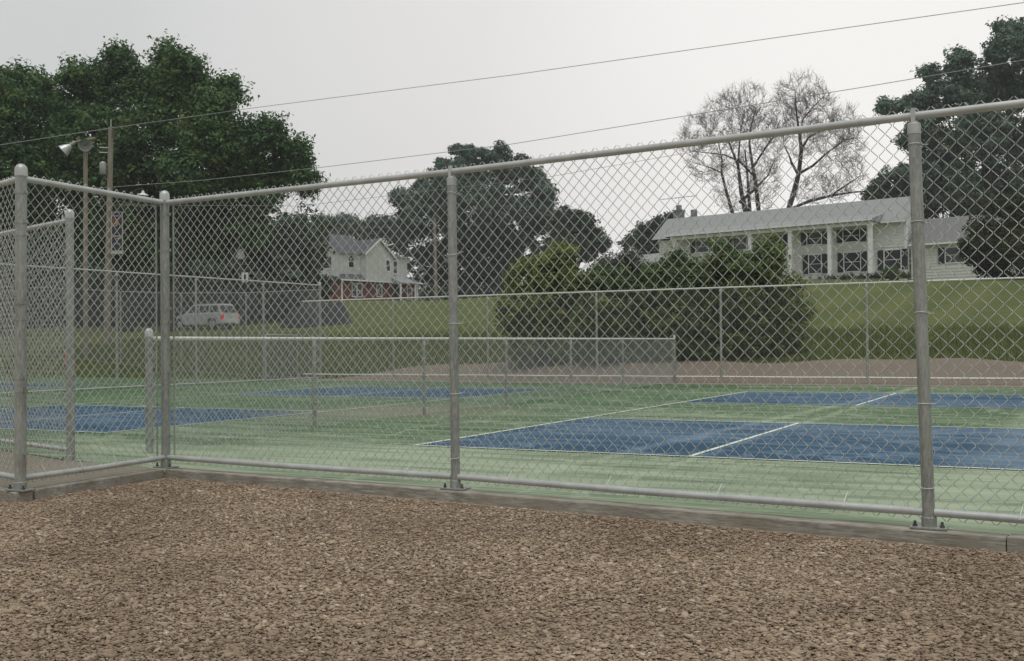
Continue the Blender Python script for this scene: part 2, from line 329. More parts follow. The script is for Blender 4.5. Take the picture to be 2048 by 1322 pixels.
br.inputs['Brick Width'].default_value = 0.24; br.inputs['Row Height'].default_value = 0.08; br.inputs['Mortar Size'].default_value = 0.008
t.co(); sx = t.n('ShaderNodeSeparateXYZ'); t.l(t.tc.outputs['Object'], sx.inputs[0]); ad = t.n('ShaderNodeMath', operation='ADD'); t.l(sx.outputs['X'], ad.inputs[0]); t.l(sx.outputs['Y'], ad.inputs[1]); cb = t.n('ShaderNodeCombineXYZ'); t.l(ad.outputs[0], cb.inputs[0]); t.l(sx.outputs['Z'], cb.inputs[1]); t.l(cb.outputs[0], br.inputs['Vector']); t.base(br.outputs[0]); M['brick'] = t.m
M['roof_grey'] = simple('grey_shingles', (0.25, 0.26, 0.255), (0.33, 0.34, 0.335), 3, 0.9, 0, 0.2, 0.2, (1, 1, 5))
M['roof_wing'] = simple('dark_grey_shingles', (0.15, 0.152, 0.15), (0.21, 0.212, 0.21), 3, 0.9, 0, 0.2, 0.2, (1, 1, 5))
M['roof_dark'] = simple('slate_roof', (0.06, 0.066, 0.075), (0.125, 0.13, 0.14), 2.2, 0.85, 0, 0.25, 0.2, (1, 1, 4))
M['chimney'] = simple('bluish_chimney', (0.16, 0.18, 0.19), (0.24, 0.26, 0.27), 3, 0.9)
M['car'] = simple('silver_car_paint', (0.62, 0.62, 0.63), (0.68, 0.68, 0.69), 1, 0.3, 0.15, 0.6)
M['car_white'] = simple('white_tailgate_paint', (0.78, 0.78, 0.77), (0.82, 0.82, 0.81), 1, 0.35, 0.0, 0.6)
M['tyre'] = simple('tyre_rubber', (0.015, 0.015, 0.015), (0.025, 0.025, 0.025), 8, 0.9)
t = NT('tail_light_red', 0.25, 0.6); f = t.noise(5); t.base(t.ramp(f, [(0.2, (0.5, 0.015, 0.015)), (0.8, (0.65, 0.03, 0.025))])); t.b.inputs['Emission Color'].default_value = (1, 0.02, 0.01, 1); t.b.inputs['Emission Strength'].default_value = 0.35; M['tail'] = t.m
M['tarp'] = simple('dark_blue_grey_tarp', (0.022, 0.026, 0.032), (0.052, 0.058, 0.068), 1.5, 0.7, 0, 0.3, 0.3)
M['lamp_alu'] = simple('aluminium_reflector', (0.42, 0.43, 0.43), (0.6, 0.61, 0.61), 5, 0.35, 0.4)
M['lamp_white'] = simple('white_enamel', (0.6, 0.62, 0.6), (0.72, 0.73, 0.7), 5, 0.35)
M['banner_navy'] = simple('banner_navy', (0.02, 0.022, 0.034), (0.045, 0.047, 0.065), 3, 0.7)
M['banner_border'] = simple('banner_border', (0.40, 0.36, 0.33), (0.55, 0.5, 0.46), 3, 0.7)
M['banner_skin'] = simple('banner_portrait', (0.34, 0.20, 0.14), (0.44, 0.28, 0.20), 3, 0.7)
M['banner_rust'] = simple('banner_rust', (0.20, 0.075, 0.05), (0.28, 0.12, 0.08), 3, 0.7)
M['sign'] = simple('pale_sign', (0.55, 0.57, 0.50), (0.65, 0.67, 0.6), 3, 0.6)
M['cable'] = simple('overhead_cable', (0.34, 0.34, 0.34), (0.42, 0.42, 0.42), 3, 0.8)
M['red_cone'] = simple('faded_red_plastic', (0.35, 0.07, 0.05), (0.45, 0.1, 0.07), 4, 0.6)

# ------------------------------------------------------------ terrain
ctrl = [(-60,18,0),(-45,18,0.1),(-30,18.5,0),(-16,18.5,0),(0,18,0),(15,18,0),(40,18,0),(60,18,0),
 (-12,21.5,.5),(-4,21.2,.5),(2,21.6,.57),(12,21.6,.57),(30,21.6,.6),(-20,22,.25),(-32,23,.7),(-28,30,1.25),
 (-45.7,46.5,2.36),(-43.6,31.8,1.73),(-44.3,29.2,1.7),(-57,92.4,5.9),(-15.3,88,6.4),(-5.2,80.8,5.9),(2.9,83.8,5.8),(-16.8,45.6,3.5),
 (-38.1,48.1,2.3),(-33,26,1.3),(-31.5,23.5,.9),(-43,71.5,4.84),(-54,60,3.25),(-2.8,41.6,2.3),(-66,92,6.2),(-68,104,6.3),(-75,120,6.2),
 (-85,60,3.2),(-80,30,1.9),(30,45,2.7),(30,85,6),(50,70,5.5),(20,100,6.2),(-20,110,6.4),(-30,140,6),(40,160,6),(-90,160,6),(-60,35,2),(14,60,4.2),(-22,68,5.3),(-8,62,4.6)]
K = np.array(ctrl, float); N = len(K)
def tpsk(d2): return 0.5*d2*np.log(d2+1e-9)
D2 = ((K[:, None, :2]-K[None, :, :2])**2).sum(-1)
A_ = np.zeros((N+3, N+3)); A_[:N, :N] = tpsk(D2) + np.eye(N)*30; P_ = np.c_[np.ones(N), K[:, :2]]; A_[:N, N:] = P_; A_[N:, :N] = P_.T
W_ = np.linalg.solve(A_, np.r_[K[:, 2], 0, 0, 0])
def tz(x, y):
    x = np.atleast_1d(np.asarray(x, float)); y = np.atleast_1d(np.asarray(y, float)); sh = x.shape
    p = np.c_[x.ravel(), y.ravel()]; d2 = ((p[:, None]-K[None, :, :2])**2).sum(-1)
    z = tpsk(d2) @ W_[:N] + W_[N] + p @ W_[N+1:]
    s = np.clip((p[:, 1]-18.3)/2.5, 0, 1); s = s*s*(3-2*s)
    return (np.clip(z, 0, 9)*s).reshape(sh)
def tz1(x, y): return float(tz(x, y)[0])
def grid_sheet(name, xs, yfun, ny, mat, lift, org=(0, 0, 0), zf=tz):
    V = []; nx = len(xs)
    for x in xs:
        y0, y1 = yfun(x); yy = np.linspace(y0, y1, ny); zz = zf(np.full(ny, x), yy) + lift
        V.append(np.c_[np.full(ny, x), yy, zz])
    V = np.concatenate(V); i, j = np.meshgrid(np.arange(nx-1), np.arange(ny-1), indexing='ij'); a = (i*ny+j).ravel()
    return mesh_np(name, V, np.c_[a, a+ny, a+ny+1, a+1], mat)
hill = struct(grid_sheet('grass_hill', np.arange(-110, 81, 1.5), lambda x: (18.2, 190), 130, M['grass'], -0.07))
hill.data.polygons.foreach_set('use_smooth', [True]*len(hill.data.polygons))
def banky(x):
    w = 3.3 + 0.35*math.sin(x*0.7) + 0.2*math.sin(x*1.9+1)
    return (18.22, 18.22 + w*min(1, max(0.03, (x+15.0)/3.0))**0.6)
bank = struct(grid_sheet('gravel_bank', np.arange(-16, 40, 0.4), banky, 12, M['bank'], 0.012))
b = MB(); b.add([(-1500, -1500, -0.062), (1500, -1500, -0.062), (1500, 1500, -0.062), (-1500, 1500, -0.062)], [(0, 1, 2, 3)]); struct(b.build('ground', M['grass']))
def blades(n):
    x = -34 + 62*rng.random(n); y = 18.9 + np.clip(13*rng.random(n)**.9+rng.normal(0, 1.6, n)*(rng.random(n) < .5), 0, 30)
    w_ = np.array([banky(q)[1] if q > -15.5 else 18.9 for q in x]); k = y > w_ + rng.normal(0, .12, n); x, y = x[k], y[k]; n = len(x)
    z = tz(x, y)-.07; h = .05+.10*rng.random(n)**2; a = rng.random(n)*6.283; wd = .012+.012*rng.random(n); lx, ly = rng.normal(0, .05, n), rng.normal(0, .05, n)
    A = np.stack([x-np.cos(a)*wd, y-np.sin(a)*wd, z], 1); B_ = np.stack([x+np.cos(a)*wd, y+np.sin(a)*wd, z], 1); T_ = np.stack([x+lx, y+ly, z+h+.05], 1)
    o = mesh_np('grass_blades', np.stack([A, B_, T_], 1).reshape(-1, 3), np.arange(3*n).reshape(n, 3), M['blade'], attrs={'tone': np.repeat(np.clip(.45+.2*rng.normal(size=n)+.15*np.sin(x*.8)*np.sin(y*.7), 0, 1), 3)}, tri=True)
    tag(o, 'uneven grass blades on the lower slope of the hill behind the courts', 'grass', kind='stuff')
blades(150000)
# fence nodes (ground)
pK, pL, pM, pR = np.array([-0.515, -4.505]), np.array([-0.62, -2.965]), np.array([2.37, -3.18]), np.array([5.59, -3.55])
pX = pR + (pR-pM)*1.0; pX2 = pX + (pR-pM)
pK2 = pK + np.array([-0.955, 0.297])*3.0; pK3 = pK + np.array([-0.955, 0.297])*6.0
pJ = np.array([-2.20, -2.60]); pJ2 = pJ + np.array([-0.955, 0.297])*3.0; pJ3 = pJ + np.array([-0.955, 0.297])*6.0
b = MB(); b.add([(-50, -40, -0.028), (50, -40, -0.028), (50, -2.0, -0.028), (-50, 4.0, -0.028)], [(0, 1, 2, 3)]); struct(b.build('gravel_ground', M['gravel']))
b = MB(); slab = [tuple(pX2+(0, .05)), tuple(pR+(0, .06)), tuple(pM+(0, .06)), tuple(pL+(0, .06)), (-1.1, -2.72), tuple(pJ+(0, .05)), tuple(pJ3), (-30, 6.1), (-45, 11), (-45, 18.2), (40, 18.2), (40, -6)]
slab = slab[::-1]
b.add([(x, y, 0.0) for x, y in slab], [tuple(range(len(slab)))]); b.add([(x, y, -0.06) for x, y in slab] + [(x, y, -0.0005) for x, y in slab], [(i, i+len(slab), (i+1) % len(slab)+len(slab), (i+1) % len(slab)) for i in range(len(slab))])
struct(b.build('court_surface', M['green']))
b = MB(); pp = [tuple(pK+(0, .03)), tuple(pL+(-.03, 0)), (-1.1, -2.70), tuple(pJ+(0, -.03)), tuple(pJ3+(0, -.03)), tuple(pK3+(0, .03))]
b.add([(x, y, 0.008) for x, y in pp], [tuple(range(len(pp)))]); struct(b.build('path', M['path']))

# courts: x0 = left x, y0 = baseline
def court_at(x0, y0=0.0, w=6.096, sk=0.0):
    def sheet(name, rects, mat, z):
        q = MB()
        for xa, xb, ya, yb in rects: q.add([(x0+xa+sk*ya, y0+ya, z), (x0+xb+sk*ya, y0+ya, z), (x0+xb+sk*yb, y0+yb, z), (x0+xa+sk*yb, y0+yb, z)], [(0, 1, 2, 3)])
        return struct(q.build(name, mat))
    sheet('blue_court', [(0, w, 0, 4.572), (0, w, 8.84, 13.41)], M['blue'], 0.004)
    l = 0.026
    sheet('court_lines', [(-l, l, -l, 13.41+l), (w-l, w+l, -l, 13.41+l), (l, w-l, -l, l), (l, w-l, 4.572-l, 4.572+l), (l, w-l, 8.84-l, 8.84+l), (l, w-l, 13.41-l, 13.41+l),
                          (w/2-l, w/2+l, l, 4.572-l), (w/2-l, w/2+l, 8.84+l, 13.41-l)], M['line'], 0.008)
court_at(0.02); court_at(-4.592-6.096); court_at(-25.4); court_at(10.7)

# ------------------------------------------------------------ kerb
kb = MB()
def kerb_run(p, q, off, w=0.13, z1=0.05, seg=3.4, z0=-0.09):
    d = (q-p); Ln = np.linalg.norm(d); d /= Ln; k = max(1, round(Ln/seg))
    for i in range(k):
        a = p+d*(Ln*i/k+0.002); c = p+d*(Ln*(i+1)/k-0.002); j = random.uniform(-.004, .004)
        kb.obox(a, c, w, z0, z1+j, off+j)
kerb_run(pL+np.array([0.07, 0]), pM+(pM-pL)/3.1*(-0.12), -0.015); kerb_run(pM+(pM-pL)/3.1*(-0.12), pR+np.array([.4, -.045]), -0.015); kerb_run(pR+np.array([.4, -.045]), pX2, -0.015)
kerb_run(pK+np.array([0.0, 0.07]), pL+np.array([0.0, -0.09]), -0.0); kerb_run(pK3, pK+np.array([.07, -.02]), 0.0)
struct(kb.build('kerb', M['kerb'], bevel=0.008))
b = MB(); b.obox((-15.6, 17.55), (40, 17.25), 1.3, -0.05, 0.012); struct(b.build('far_path', M['path']))

# ------------------------------------------------------------ gravel stones
def stones():
    n = 360000
    d = 3.35 + 6.6*rng.random(n)**1.15; s = (rng.random(n)*2-1)*(0.52*d+1.3)
    f2 = fw[:2]/np.linalg.norm(fw[:2]); r2 = np.array([f2[1], -f2[0]])
    P = np.array([CX, CY]) + d[:, None]*f2 + s[:, None]*r2
    def below(P, a, c, m): # keep points on the camera side of line a-c
        dd = c-a; nn = np.array([dd[1], -dd[0]]); nn /= np.linalg.norm(nn); return (P-a) @ nn > m
    k1 = below(P, pL, pX2, 0.085) & ((below(P, pK, pL, 0.075)) | (P[:, 1] < pK[1]-.03)) & (below(P, pK3, pK, 0.075) | (P[:, 0] > pK[0]+.05))
    P = P[k1]; n = len(P)
    g = (1+5**.5)/2; ico = np.array([(-1,g,0),(1,g,0),(-1,-g,0),(1,-g,0),(0,-1,g),(0,1,g),(0,-1,-g),(0,1,-g),(g,0,-1),(g,0,1),(-g,0,-1),(-g,0,1)])/1.9
    tri = np.array([(0,11,5),(0,5,1),(0,1,7),(0,7,10),(0,10,11),(1,5,9),(5,11,4),(11,10,2),(10,7,6),(7,1,8),(3,9,4),(3,4,2),(3,2,6),(3,6,8),(3,8,9),(4,9,5),(2,4,11),(6,2,10),(8,6,7),(9,8,1)])
    sz = np.clip(rng.lognormal(math.log(0.0055), 0.40, n), .003, .019)
    S = np.c_[sz*(1.2+.9*rng.random(n)), sz*(.75+.45*rng.random(n)), sz*(.32+.3*rng.random(n))]
    V = ico[None]*(1+0.28*(rng.random((n, 12, 1))-.5)) * S[:, None, :]
    a = rng.normal(YAW*-0.2, 0.75, n); ca, sa = np.cos(a), np.sin(a)
    tl = rng.normal(0, 0.27, n); ct, st = np.cos(tl), np.sin(tl)
    x, y, z = V[..., 0], V[..., 1], V[..., 2]
    y, z = y*ct[:, None]-z*st[:, None], y*st[:, None]+z*ct[:, None]
    tl = rng.normal(0, 0.2, n); ct, st = np.cos(tl), np.sin(tl)
    x, z = x*ct[:, None]-z*st[:, None], x*st[:, None]+z*ct[:, None]
    X = x*ca[:, None]-y*sa[:, None]+P[:, :1]; Y = x*sa[:, None]+y*ca[:, None]+P[:, 1:]
    und = 0.003*np.sin(P[:, 0]*2.3+1.1*np.sin(P[:, 1]*1.7))+0.002*np.sin(P[:, 1]*4.1+P[:, 0])
    Z = z + (-0.024+und+0.009*rng.random(n))[:, None]
    V = np.stack([X, Y, Z], -1).reshape(-1, 3); T = (tri[None]+12*np.arange(n)[:, None, None]).reshape(-1, 3)
    tone = np.clip(rng.normal(.5, .2, n), 0, .93); tone[rng.random(n) < .004] = 1.0
    o = mesh_np('gravel_stones', V, T, M['stone'], attrs={'tone': np.repeat(tone, 12)}, tri=True)
    tag(o, 'loose brown pea gravel spread in front of the tall fence', 'gravel', kind='stuff')
stones()

# ------------------------------------------------------------ chain link
def chain_mesh(b0, b1, t0, t1, diag, r, sides=4, woven=True):
    b0, b1, t0, t1 = [np.array(p, float) for p in (b0, b1, t0, t1)]
    Wd = np.linalg.norm(b1-b0); Ht = np.linalg.norm(t0-b0)
    nc = max(1, round(2*Wd/diag)); nr = max(2, round(2*Ht/diag))
    ex = (b1-b0)/Wd; nrm = np.cross(ex, np.array([0, 0, 1.0])); nrm /= np.linalg.norm(nrm)
    def P(u, v): return (1-u)[:, None]*((1-v)[:, None]*b0+v[:, None]*t0) + u[:, None]*((1-v)[:, None]*b1+v[:, None]*t1)
    V = []; Q = []; off = 0; k = np.arange(nr+1)
    for i in range(nc):
        side = (k+i) % 2                                   # 0 left apex, 1 right apex
        if woven:
            sg = np.where(side[:-1] == 0, 1.0, -1.0)
            T = np.array([.10, .90]); kk = (k[:-1, None]+T[None]); u = np.where(side[:-1, None] == 0, T[None], 1-T[None])
            hh = kk.ravel(); uu = ((i+0.0)+u.ravel()*1.0)/nc; nn = np.repeat(sg, 2)*r*1.05
        else:
            hh = k.astype(float); uu = (i+side*1.0)/nc; nn = np.zeros(len(hh))
        jit = np.repeat(rng.normal(0, 0.006), len(hh)) + rng.normal(0, 0.003, len(hh))
        C3 = P(uu+jit/nc*1.5, hh/nr) + nn[:, None]*nrm
        t_ = np.gradient(C3, axis=0); t_ /= np.linalg.norm(t_, axis=1)[:, None]; bb = np.cross(nrm, t_); bb /= np.linalg.norm(bb, axis=1)[:, None]
        m = len(C3)
        for s in range(sides):
            an = 2*math.pi*s/sides+.5; V.append(C3 + r*(math.cos(an)*nrm + math.sin(an)*bb))
        base = off + np.arange(m-1)
        for s in range(sides):
            s2 = (s+1) % sides; Q.append(np.c_[base+s*m, base+s2*m, base+s2*m+1, base+s*m+1])
        off += sides*m
    return np.concatenate(V), np.concatenate(Q)

def chain_fence(name, label, org, nodes, diag, r_wire, H, posts, rail_r, bottom=0.08, woven=True, mesh_back=0.03, wire_mat=None,
                top_rail=True, spikes=0.040, mesh_bottom=None, detail=True, post_base=0.05, rail_mat=None, gaps=(), low_wire=False, sides=4):
    """nodes: list of (x, y, zbase, lean vector); posts: radius and kind per node"""
    root = empty(name, org, label, 'fence'); org = tuple(org)
    wm = wire_mat or M['wire']; rm = rail_mat or M['rail']
    tops = []; bots = []
    for (x, y, z, lean), (pr, kind) in zip(nodes, posts):
        B = np.array([x, y, z]); T = B + np.array([lean[0], lean[1], H]); bots.append(B); tops.append(T)
        if kind == 'none': continue
        ph = H-0.05 if kind == 'line' else H+0.07
        Tp = B + (T-B)*(ph/H)
        po = MB().tube([B, Tp], pr, 14 if detail else 8).build('post', M['galv'], root, org, smooth=True)
        if kind == 'line':
            c = MB(); c.lathe(Tp-np.array([0, 0, .05]), [(pr+.003, 0), (pr+.003, .055), (pr*.75, .065), (pr*.6, .07)], 14 if detail else 8)
            if detail:      # loop round the top rail
                q = tops[-1] + np.array([0, 0, -0.005]); c.tube([q+np.array([-.013, 0, 0]), q+np.array([.013, 0, 0])], rail_r+.008, 12); c.box(q[0]-.011, q[0]+.011, q[1]-.03, q[1]-.006, q[2]-.06, q[2]+.045)
            c.build('post_cap', M['rail'], po, org, smooth=True)
        else:
            MB().lathe(Tp, [(pr+.004, -.055), (pr+.004, 0), (pr*.98, .012), (pr*.7, .028), (pr*.2, .036)], 14 if detail else 8).build('post_cap', M['rail'], po, org, smooth=True)
        if detail:
            if kind == 'line':
                for hf in (0.10, 0.30, 0.52, 0.74, 0.93):
                    p = B+(T-B)*hf; w = MB(); a0 = random.uniform(-.01, .01)
                    w.tube([p+np.array([math.cos(a)*(pr+.003), math.sin(a)*(pr+.003), a0*math.sin(a)]) for a in np.linspace(rad(165), rad(375), 10)] + [p+np.array([pr+.03, pr+.012, .008+a0])], .0028, 5)
                    w.build('wire_tie', M['wire'], po, org)
            else:
                for hf in (0.12, 0.32, 0.36, 0.55, 0.60, 0.82, 0.86, 0.955):
                    p = B+(T-B)*hf; q = MB().lathe(p-np.array([0, 0, .011]), [(pr+.0035, 0), (pr+.0035, .022)], 14)
                    q.box(p[0]+pr, p[0]+pr+.03, p[1]-.006, p[1]+.006, p[2]-.011, p[2]+.011); q.build('clamp_band', M['galv'], po, org, smooth=True)
            if post_base is not None:
                q = MB().box(x-.095, x+.095, y-.06, y+.06, z, z+.012); q.lathe((x, y, z+.012), [(pr+.007, 0), (pr+.007, .05), (pr+.001, .052)], 14)
                q.build('base_plate', M['galv'], po, org, bevel=.002)
                for sx in (-1, 1):
                    MB().lathe((x+sx*.07, y-.03, z+.012), [(.013, 0), (.013, .012), (.008, .0125), (.008, .03)], 6).build('bolt', M['dark_metal'], po, org)
    for i in range(len(nodes)-1):
        if i in gaps: continue
        B0, B1, T0, T1 = bots[i], bots[i+1], tops[i], tops[i+1]
        L_ = np.linalg.norm(B1-B0); d = (B1-B0)/L_; n = np.array([-d[1], d[0], 0])*mesh_back
        pr0 = posts[i][0] if posts[i][1] == 'end' else 0; pr1 = posts[i+1][0] if posts[i+1][1] == 'end' else 0
        if top_rail:
            zt = np.array([0, 0, -0.0])
            MB().tube([T0+zt+d*pr0*.6, T1+zt-d*pr1*.6], rail_r, 12 if detail else 6).build('top_rail', rm, root, org, smooth=True)
        if bottom is not None:
            zb = np.array([0, 0, bottom]); mid = (B0+B1)/2+zb-np.array([0, 0, .006])
            MB().tube([B0+zb+d*.03, mid, B1+zb-d*.03], rail_r if not low_wire else .004, 12 if detail else 5).build('bottom_rail' if not low_wire else 'tension_wire', rm, root, org, smooth=True)
        hb = (mesh_bottom if mesh_bottom is not None else (bottom or .05)-spikes)
        gapx = .05 if detail else 0.0
        e0 = d*(pr0+.035 if pr0 and detail else 0); e1 = -d*(pr1+.035 if pr1 and detail else 0)
        V, Q = chain_mesh(B0+n+e0+np.array([0, 0, hb]), B1+n+e1+np.array([0, 0, hb]), T0+n+e0+np.array([0, 0, spikes]), T1+n+e1+np.array([0, 0, spikes]), diag, r_wire, sides, woven)
        mesh_np('chain_link_mesh', V, Q, wm, root, org)
        if detail:
            for pr_, P0, T_, s in ((pr0, B0, T0, 1), (pr1, B1, T1, -1)):
                if pr_:
                    q = P0+d*s*(pr_+.035)+n; qt = T_+d*s*(pr_+.035)+n
                    MB().tube([q+np.array([0, 0, hb+.03]), qt-np.array([0, 0, .03])], .0075, 6).build('tension_bar', M['galv'], root, org)
            if bottom is not None:
                for k in range(4):
                    p = B0+(B1-B0)*((k+.6)/4.2)+np.array([0, 0, bottom])
                    MB().tube([p+n*.2+np.array([0, 0, -rail_r-.003]), p-n*.9+np.array([0, 0, 0]), p-n*.3+np.array([0, 0, rail_r+.004]), p+n*1.1+d*.008+np.array([0, 0, .075])], .003, 5).build('wire_tie', M['wire'], root, org)
    return root

ZB = 0.05
def nd(p, lean=(0, 0), z=ZB): return (p[0], p[1], z, lean)
LR = (-0.05, -0.02)
chain_fence('tall_chain_link_fence', 'tall galvanized chain link fence on a kerb along the gravel, nearest the viewer', (pM[0], pM[1], ZB),
    [nd(pK3), nd(pK2), nd(pK, (.02, 0)), nd(pL), nd(pM, (-.012, 0)), nd(pR, LR), nd(pX, LR), nd(pX2, LR)], 0.0840, 0.0026, 2.27,
    [(.0325, 'line'), (.0325, 'line'), (.040, 'end'), (.0375, 'end'), (.0325, 'line'), (.0335, 'line'), (.0335, 'line'), (.0335, 'line')], 0.0225, bottom=0.088, spikes=0.052)
chain_fence('entrance_chain_link_fence', 'tall chain link fence ending in a capped post across the tan path at left', (pJ[0], pJ[1], 0),
    [nd(pJ3, z=0), nd(pJ2, z=0), nd(pJ, z=0)], 0.0840, 0.0026, 2.30, [(.0325, 'line'), (.0325, 'line'), (.038, 'end')], 0.0225, bottom=0.11)
# low fence between the two courts
ys = [-1.72, 1.55, 4.25, 7.15, 10.2, 13.4, 17.5]; xs = [-2.08, -2.50, -2.50, -2.60, -2.72, -2.86, -3.02]
chain_fence('low_chain_link_fence', 'waist high chain link fence running back between the two blue courts', (xs[0], ys[0], 0),
    [nd((x, y), z=0) for x, y in zip(xs, ys)], 0.075, 0.0026, 1.17, [(.038, 'end')]+[(.025, 'line')]*5+[(.032, 'end')], 0.021, bottom=None, mesh_bottom=.03, spikes=.02, woven=False, detail=True, post_base=None, sides=3, rail_mat=M['rail_toplit'])
# back fence behind the courts
fx = [-15.7, -12.2, -8.9, -5.45, -1.92, 1.77, 5.35, 8.9, 12.4, 16.0]
chain_fence('back_chain_link_fence', 'long chain link fence behind the courts below the grassy hill', (-15.7, 18.15, 0),
    [nd((x, 18.15-.01*(x+15)), z=0.10) for x in fx], 0.075, 0.0024, 2.40, [(.05, 'none')]+[(.032, 'line')]*9, 0.024, bottom=.07, mesh_bottom=.0, spikes=.01, woven=False, detail=False, sides=3, wire_mat=M['wire_far'], rail_mat=M['rail_toplit'])
ay = [-0.4, 2.4, 5.2, 7.95, 10.7, 13.5, 16.3, 19.0]
chain_fence('side_chain_link_fence', 'high chain link fence on the left of the courts, seen through the near fence', (-15.7, 19, 0),
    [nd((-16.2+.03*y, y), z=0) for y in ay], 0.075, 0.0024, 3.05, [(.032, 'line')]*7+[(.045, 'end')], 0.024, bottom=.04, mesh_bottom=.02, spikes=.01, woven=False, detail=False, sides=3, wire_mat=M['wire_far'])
bp = [(-15.7, 19.0), (-19.6, 20.0), (-23.6, 21.0), (-27.6, 21.8), (-31.6, 22.6), (-36, 23.4), (-40, 24.2), (-45, 25.2)]
chain_fence('lawn_chain_link_fence', 'high chain link fence going back across the lawn in front of the silver car', (-19.6, 20.0, 0),
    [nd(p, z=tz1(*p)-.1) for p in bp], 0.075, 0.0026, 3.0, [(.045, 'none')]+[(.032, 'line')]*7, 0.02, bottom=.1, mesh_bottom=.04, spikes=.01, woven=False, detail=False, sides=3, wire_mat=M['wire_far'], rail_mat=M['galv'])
g0, g1 = gz(531, 764), gz(637, 762)
gq = at(531, 668, 33.0)
chain_fence('low_court_gate_fence', 'short low chain link section beside the far left corner post', (gq[0], gq[1], 0),
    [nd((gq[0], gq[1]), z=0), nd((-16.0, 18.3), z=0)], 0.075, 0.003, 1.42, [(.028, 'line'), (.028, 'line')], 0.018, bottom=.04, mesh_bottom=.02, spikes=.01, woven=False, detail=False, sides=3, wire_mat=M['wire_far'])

# ------------------------------------------------------------ foliage
def leaf_quads(C, size, N_=None, asp=0.5):
    n = len(C); nr = rng.normal(size=(n, 3)); nr /= np.linalg.norm(nr, axis=1)[:, None]
    if N_ is not None: nr = nr*.75 + N_; nr /= np.linalg.norm(nr, axis=1)[:, None]
    q = rng.normal(size=(n, 3)); a = np.cross(nr, q); a /= np.linalg.norm(a, axis=1)[:, None]; b = np.cross(nr, a)
    s = (size*(.65+.7*rng.random(n)))[:, None]
    V = np.stack([C-a*s*.5, C+b*s*asp*.5+a*s*.05, C+a*s*.5-nr*s*.12, C-b*s*asp*.5+a*s*.05], 1).reshape(-1, 3)
    return V, np.arange(4*n).reshape(n, 4)
def foliage(name, lobes, clumps, per, size, mat, parent, org, csize=0.5, shell=0.55, tbias=0.0, squash=1.0, spray=0.0, ground=False):
    lobes = np.array(lobes, float); w = lobes[:, 3]**2; w /= w.sum(); idx = rng.choice(len(lobes), clumps, p=w)
    d = rng.normal(size=(clumps, 3)); d /= np.linalg.norm(d, axis=1)[:, None]
    rr = lobes[idx, 3]*(shell+(1.04-shell)*rng.random(clumps)**.7) * (1+.16*np.sin(d[:, 0]*5+idx)*np.sin(d[:, 2]*6+idx*2))
    CC = lobes[idx, :3] + d*rr[:, None]*np.array([1, 1, squash])
    if ground:
        k = CC[:, 2] > tz(CC[:, 0], CC[:, 1])+.1; CC = CC[k]; d = d[k]; idx = idx[k]
    m = len(CC); cs = csize*(.55+.75*rng.random(m))
    e_ = rng.normal(size=(m, per, 3)); e_[..., 2] = e_[..., 2]*.8+.35; e_ += d[:, None, :]*.45; e_ /= np.linalg.norm(e_, axis=2)[..., None]
    rad_ = (.42+.50*rng.random((m, per, 1)))
    ax = d*.7+rng.normal(size=(m, 3))*.5+np.array([0, 0, .25]); ax /= np.linalg.norm(ax, axis=1)[:, None]
    off = e_*rad_*np.array([1, 1, .68])
    if spray: off = off*.78 + ax[:, None, :]*((rng.random((m, per, 1))-.35)*spray)
    P = (CC[:, None, :]+off*cs[:, None, None]).reshape(-1, 3)
    big = .10*np.sin(CC[:, 0]*.8+CC[:, 2]*.6)+.08*np.sin(CC[:, 1]*.9-CC[:, 2]*1.1+2)
    tone = np.clip(np.repeat(.40+tbias+.15*rng.normal(size=m)+big, per)+.09*rng.normal(size=m*per), 0, 1)
    V, Q = leaf_quads(P, size, (e_+np.array([0, 0, .35])).reshape(-1, 3)*.9)
    return mesh_np(name, V, Q, mat, parent, org, attrs={'tone': np.repeat(tone, 4)})
def lob(px, py, rp, d, dj=0.0):
    p = at(px, py, d+dj); return (*p, rp*d/F)
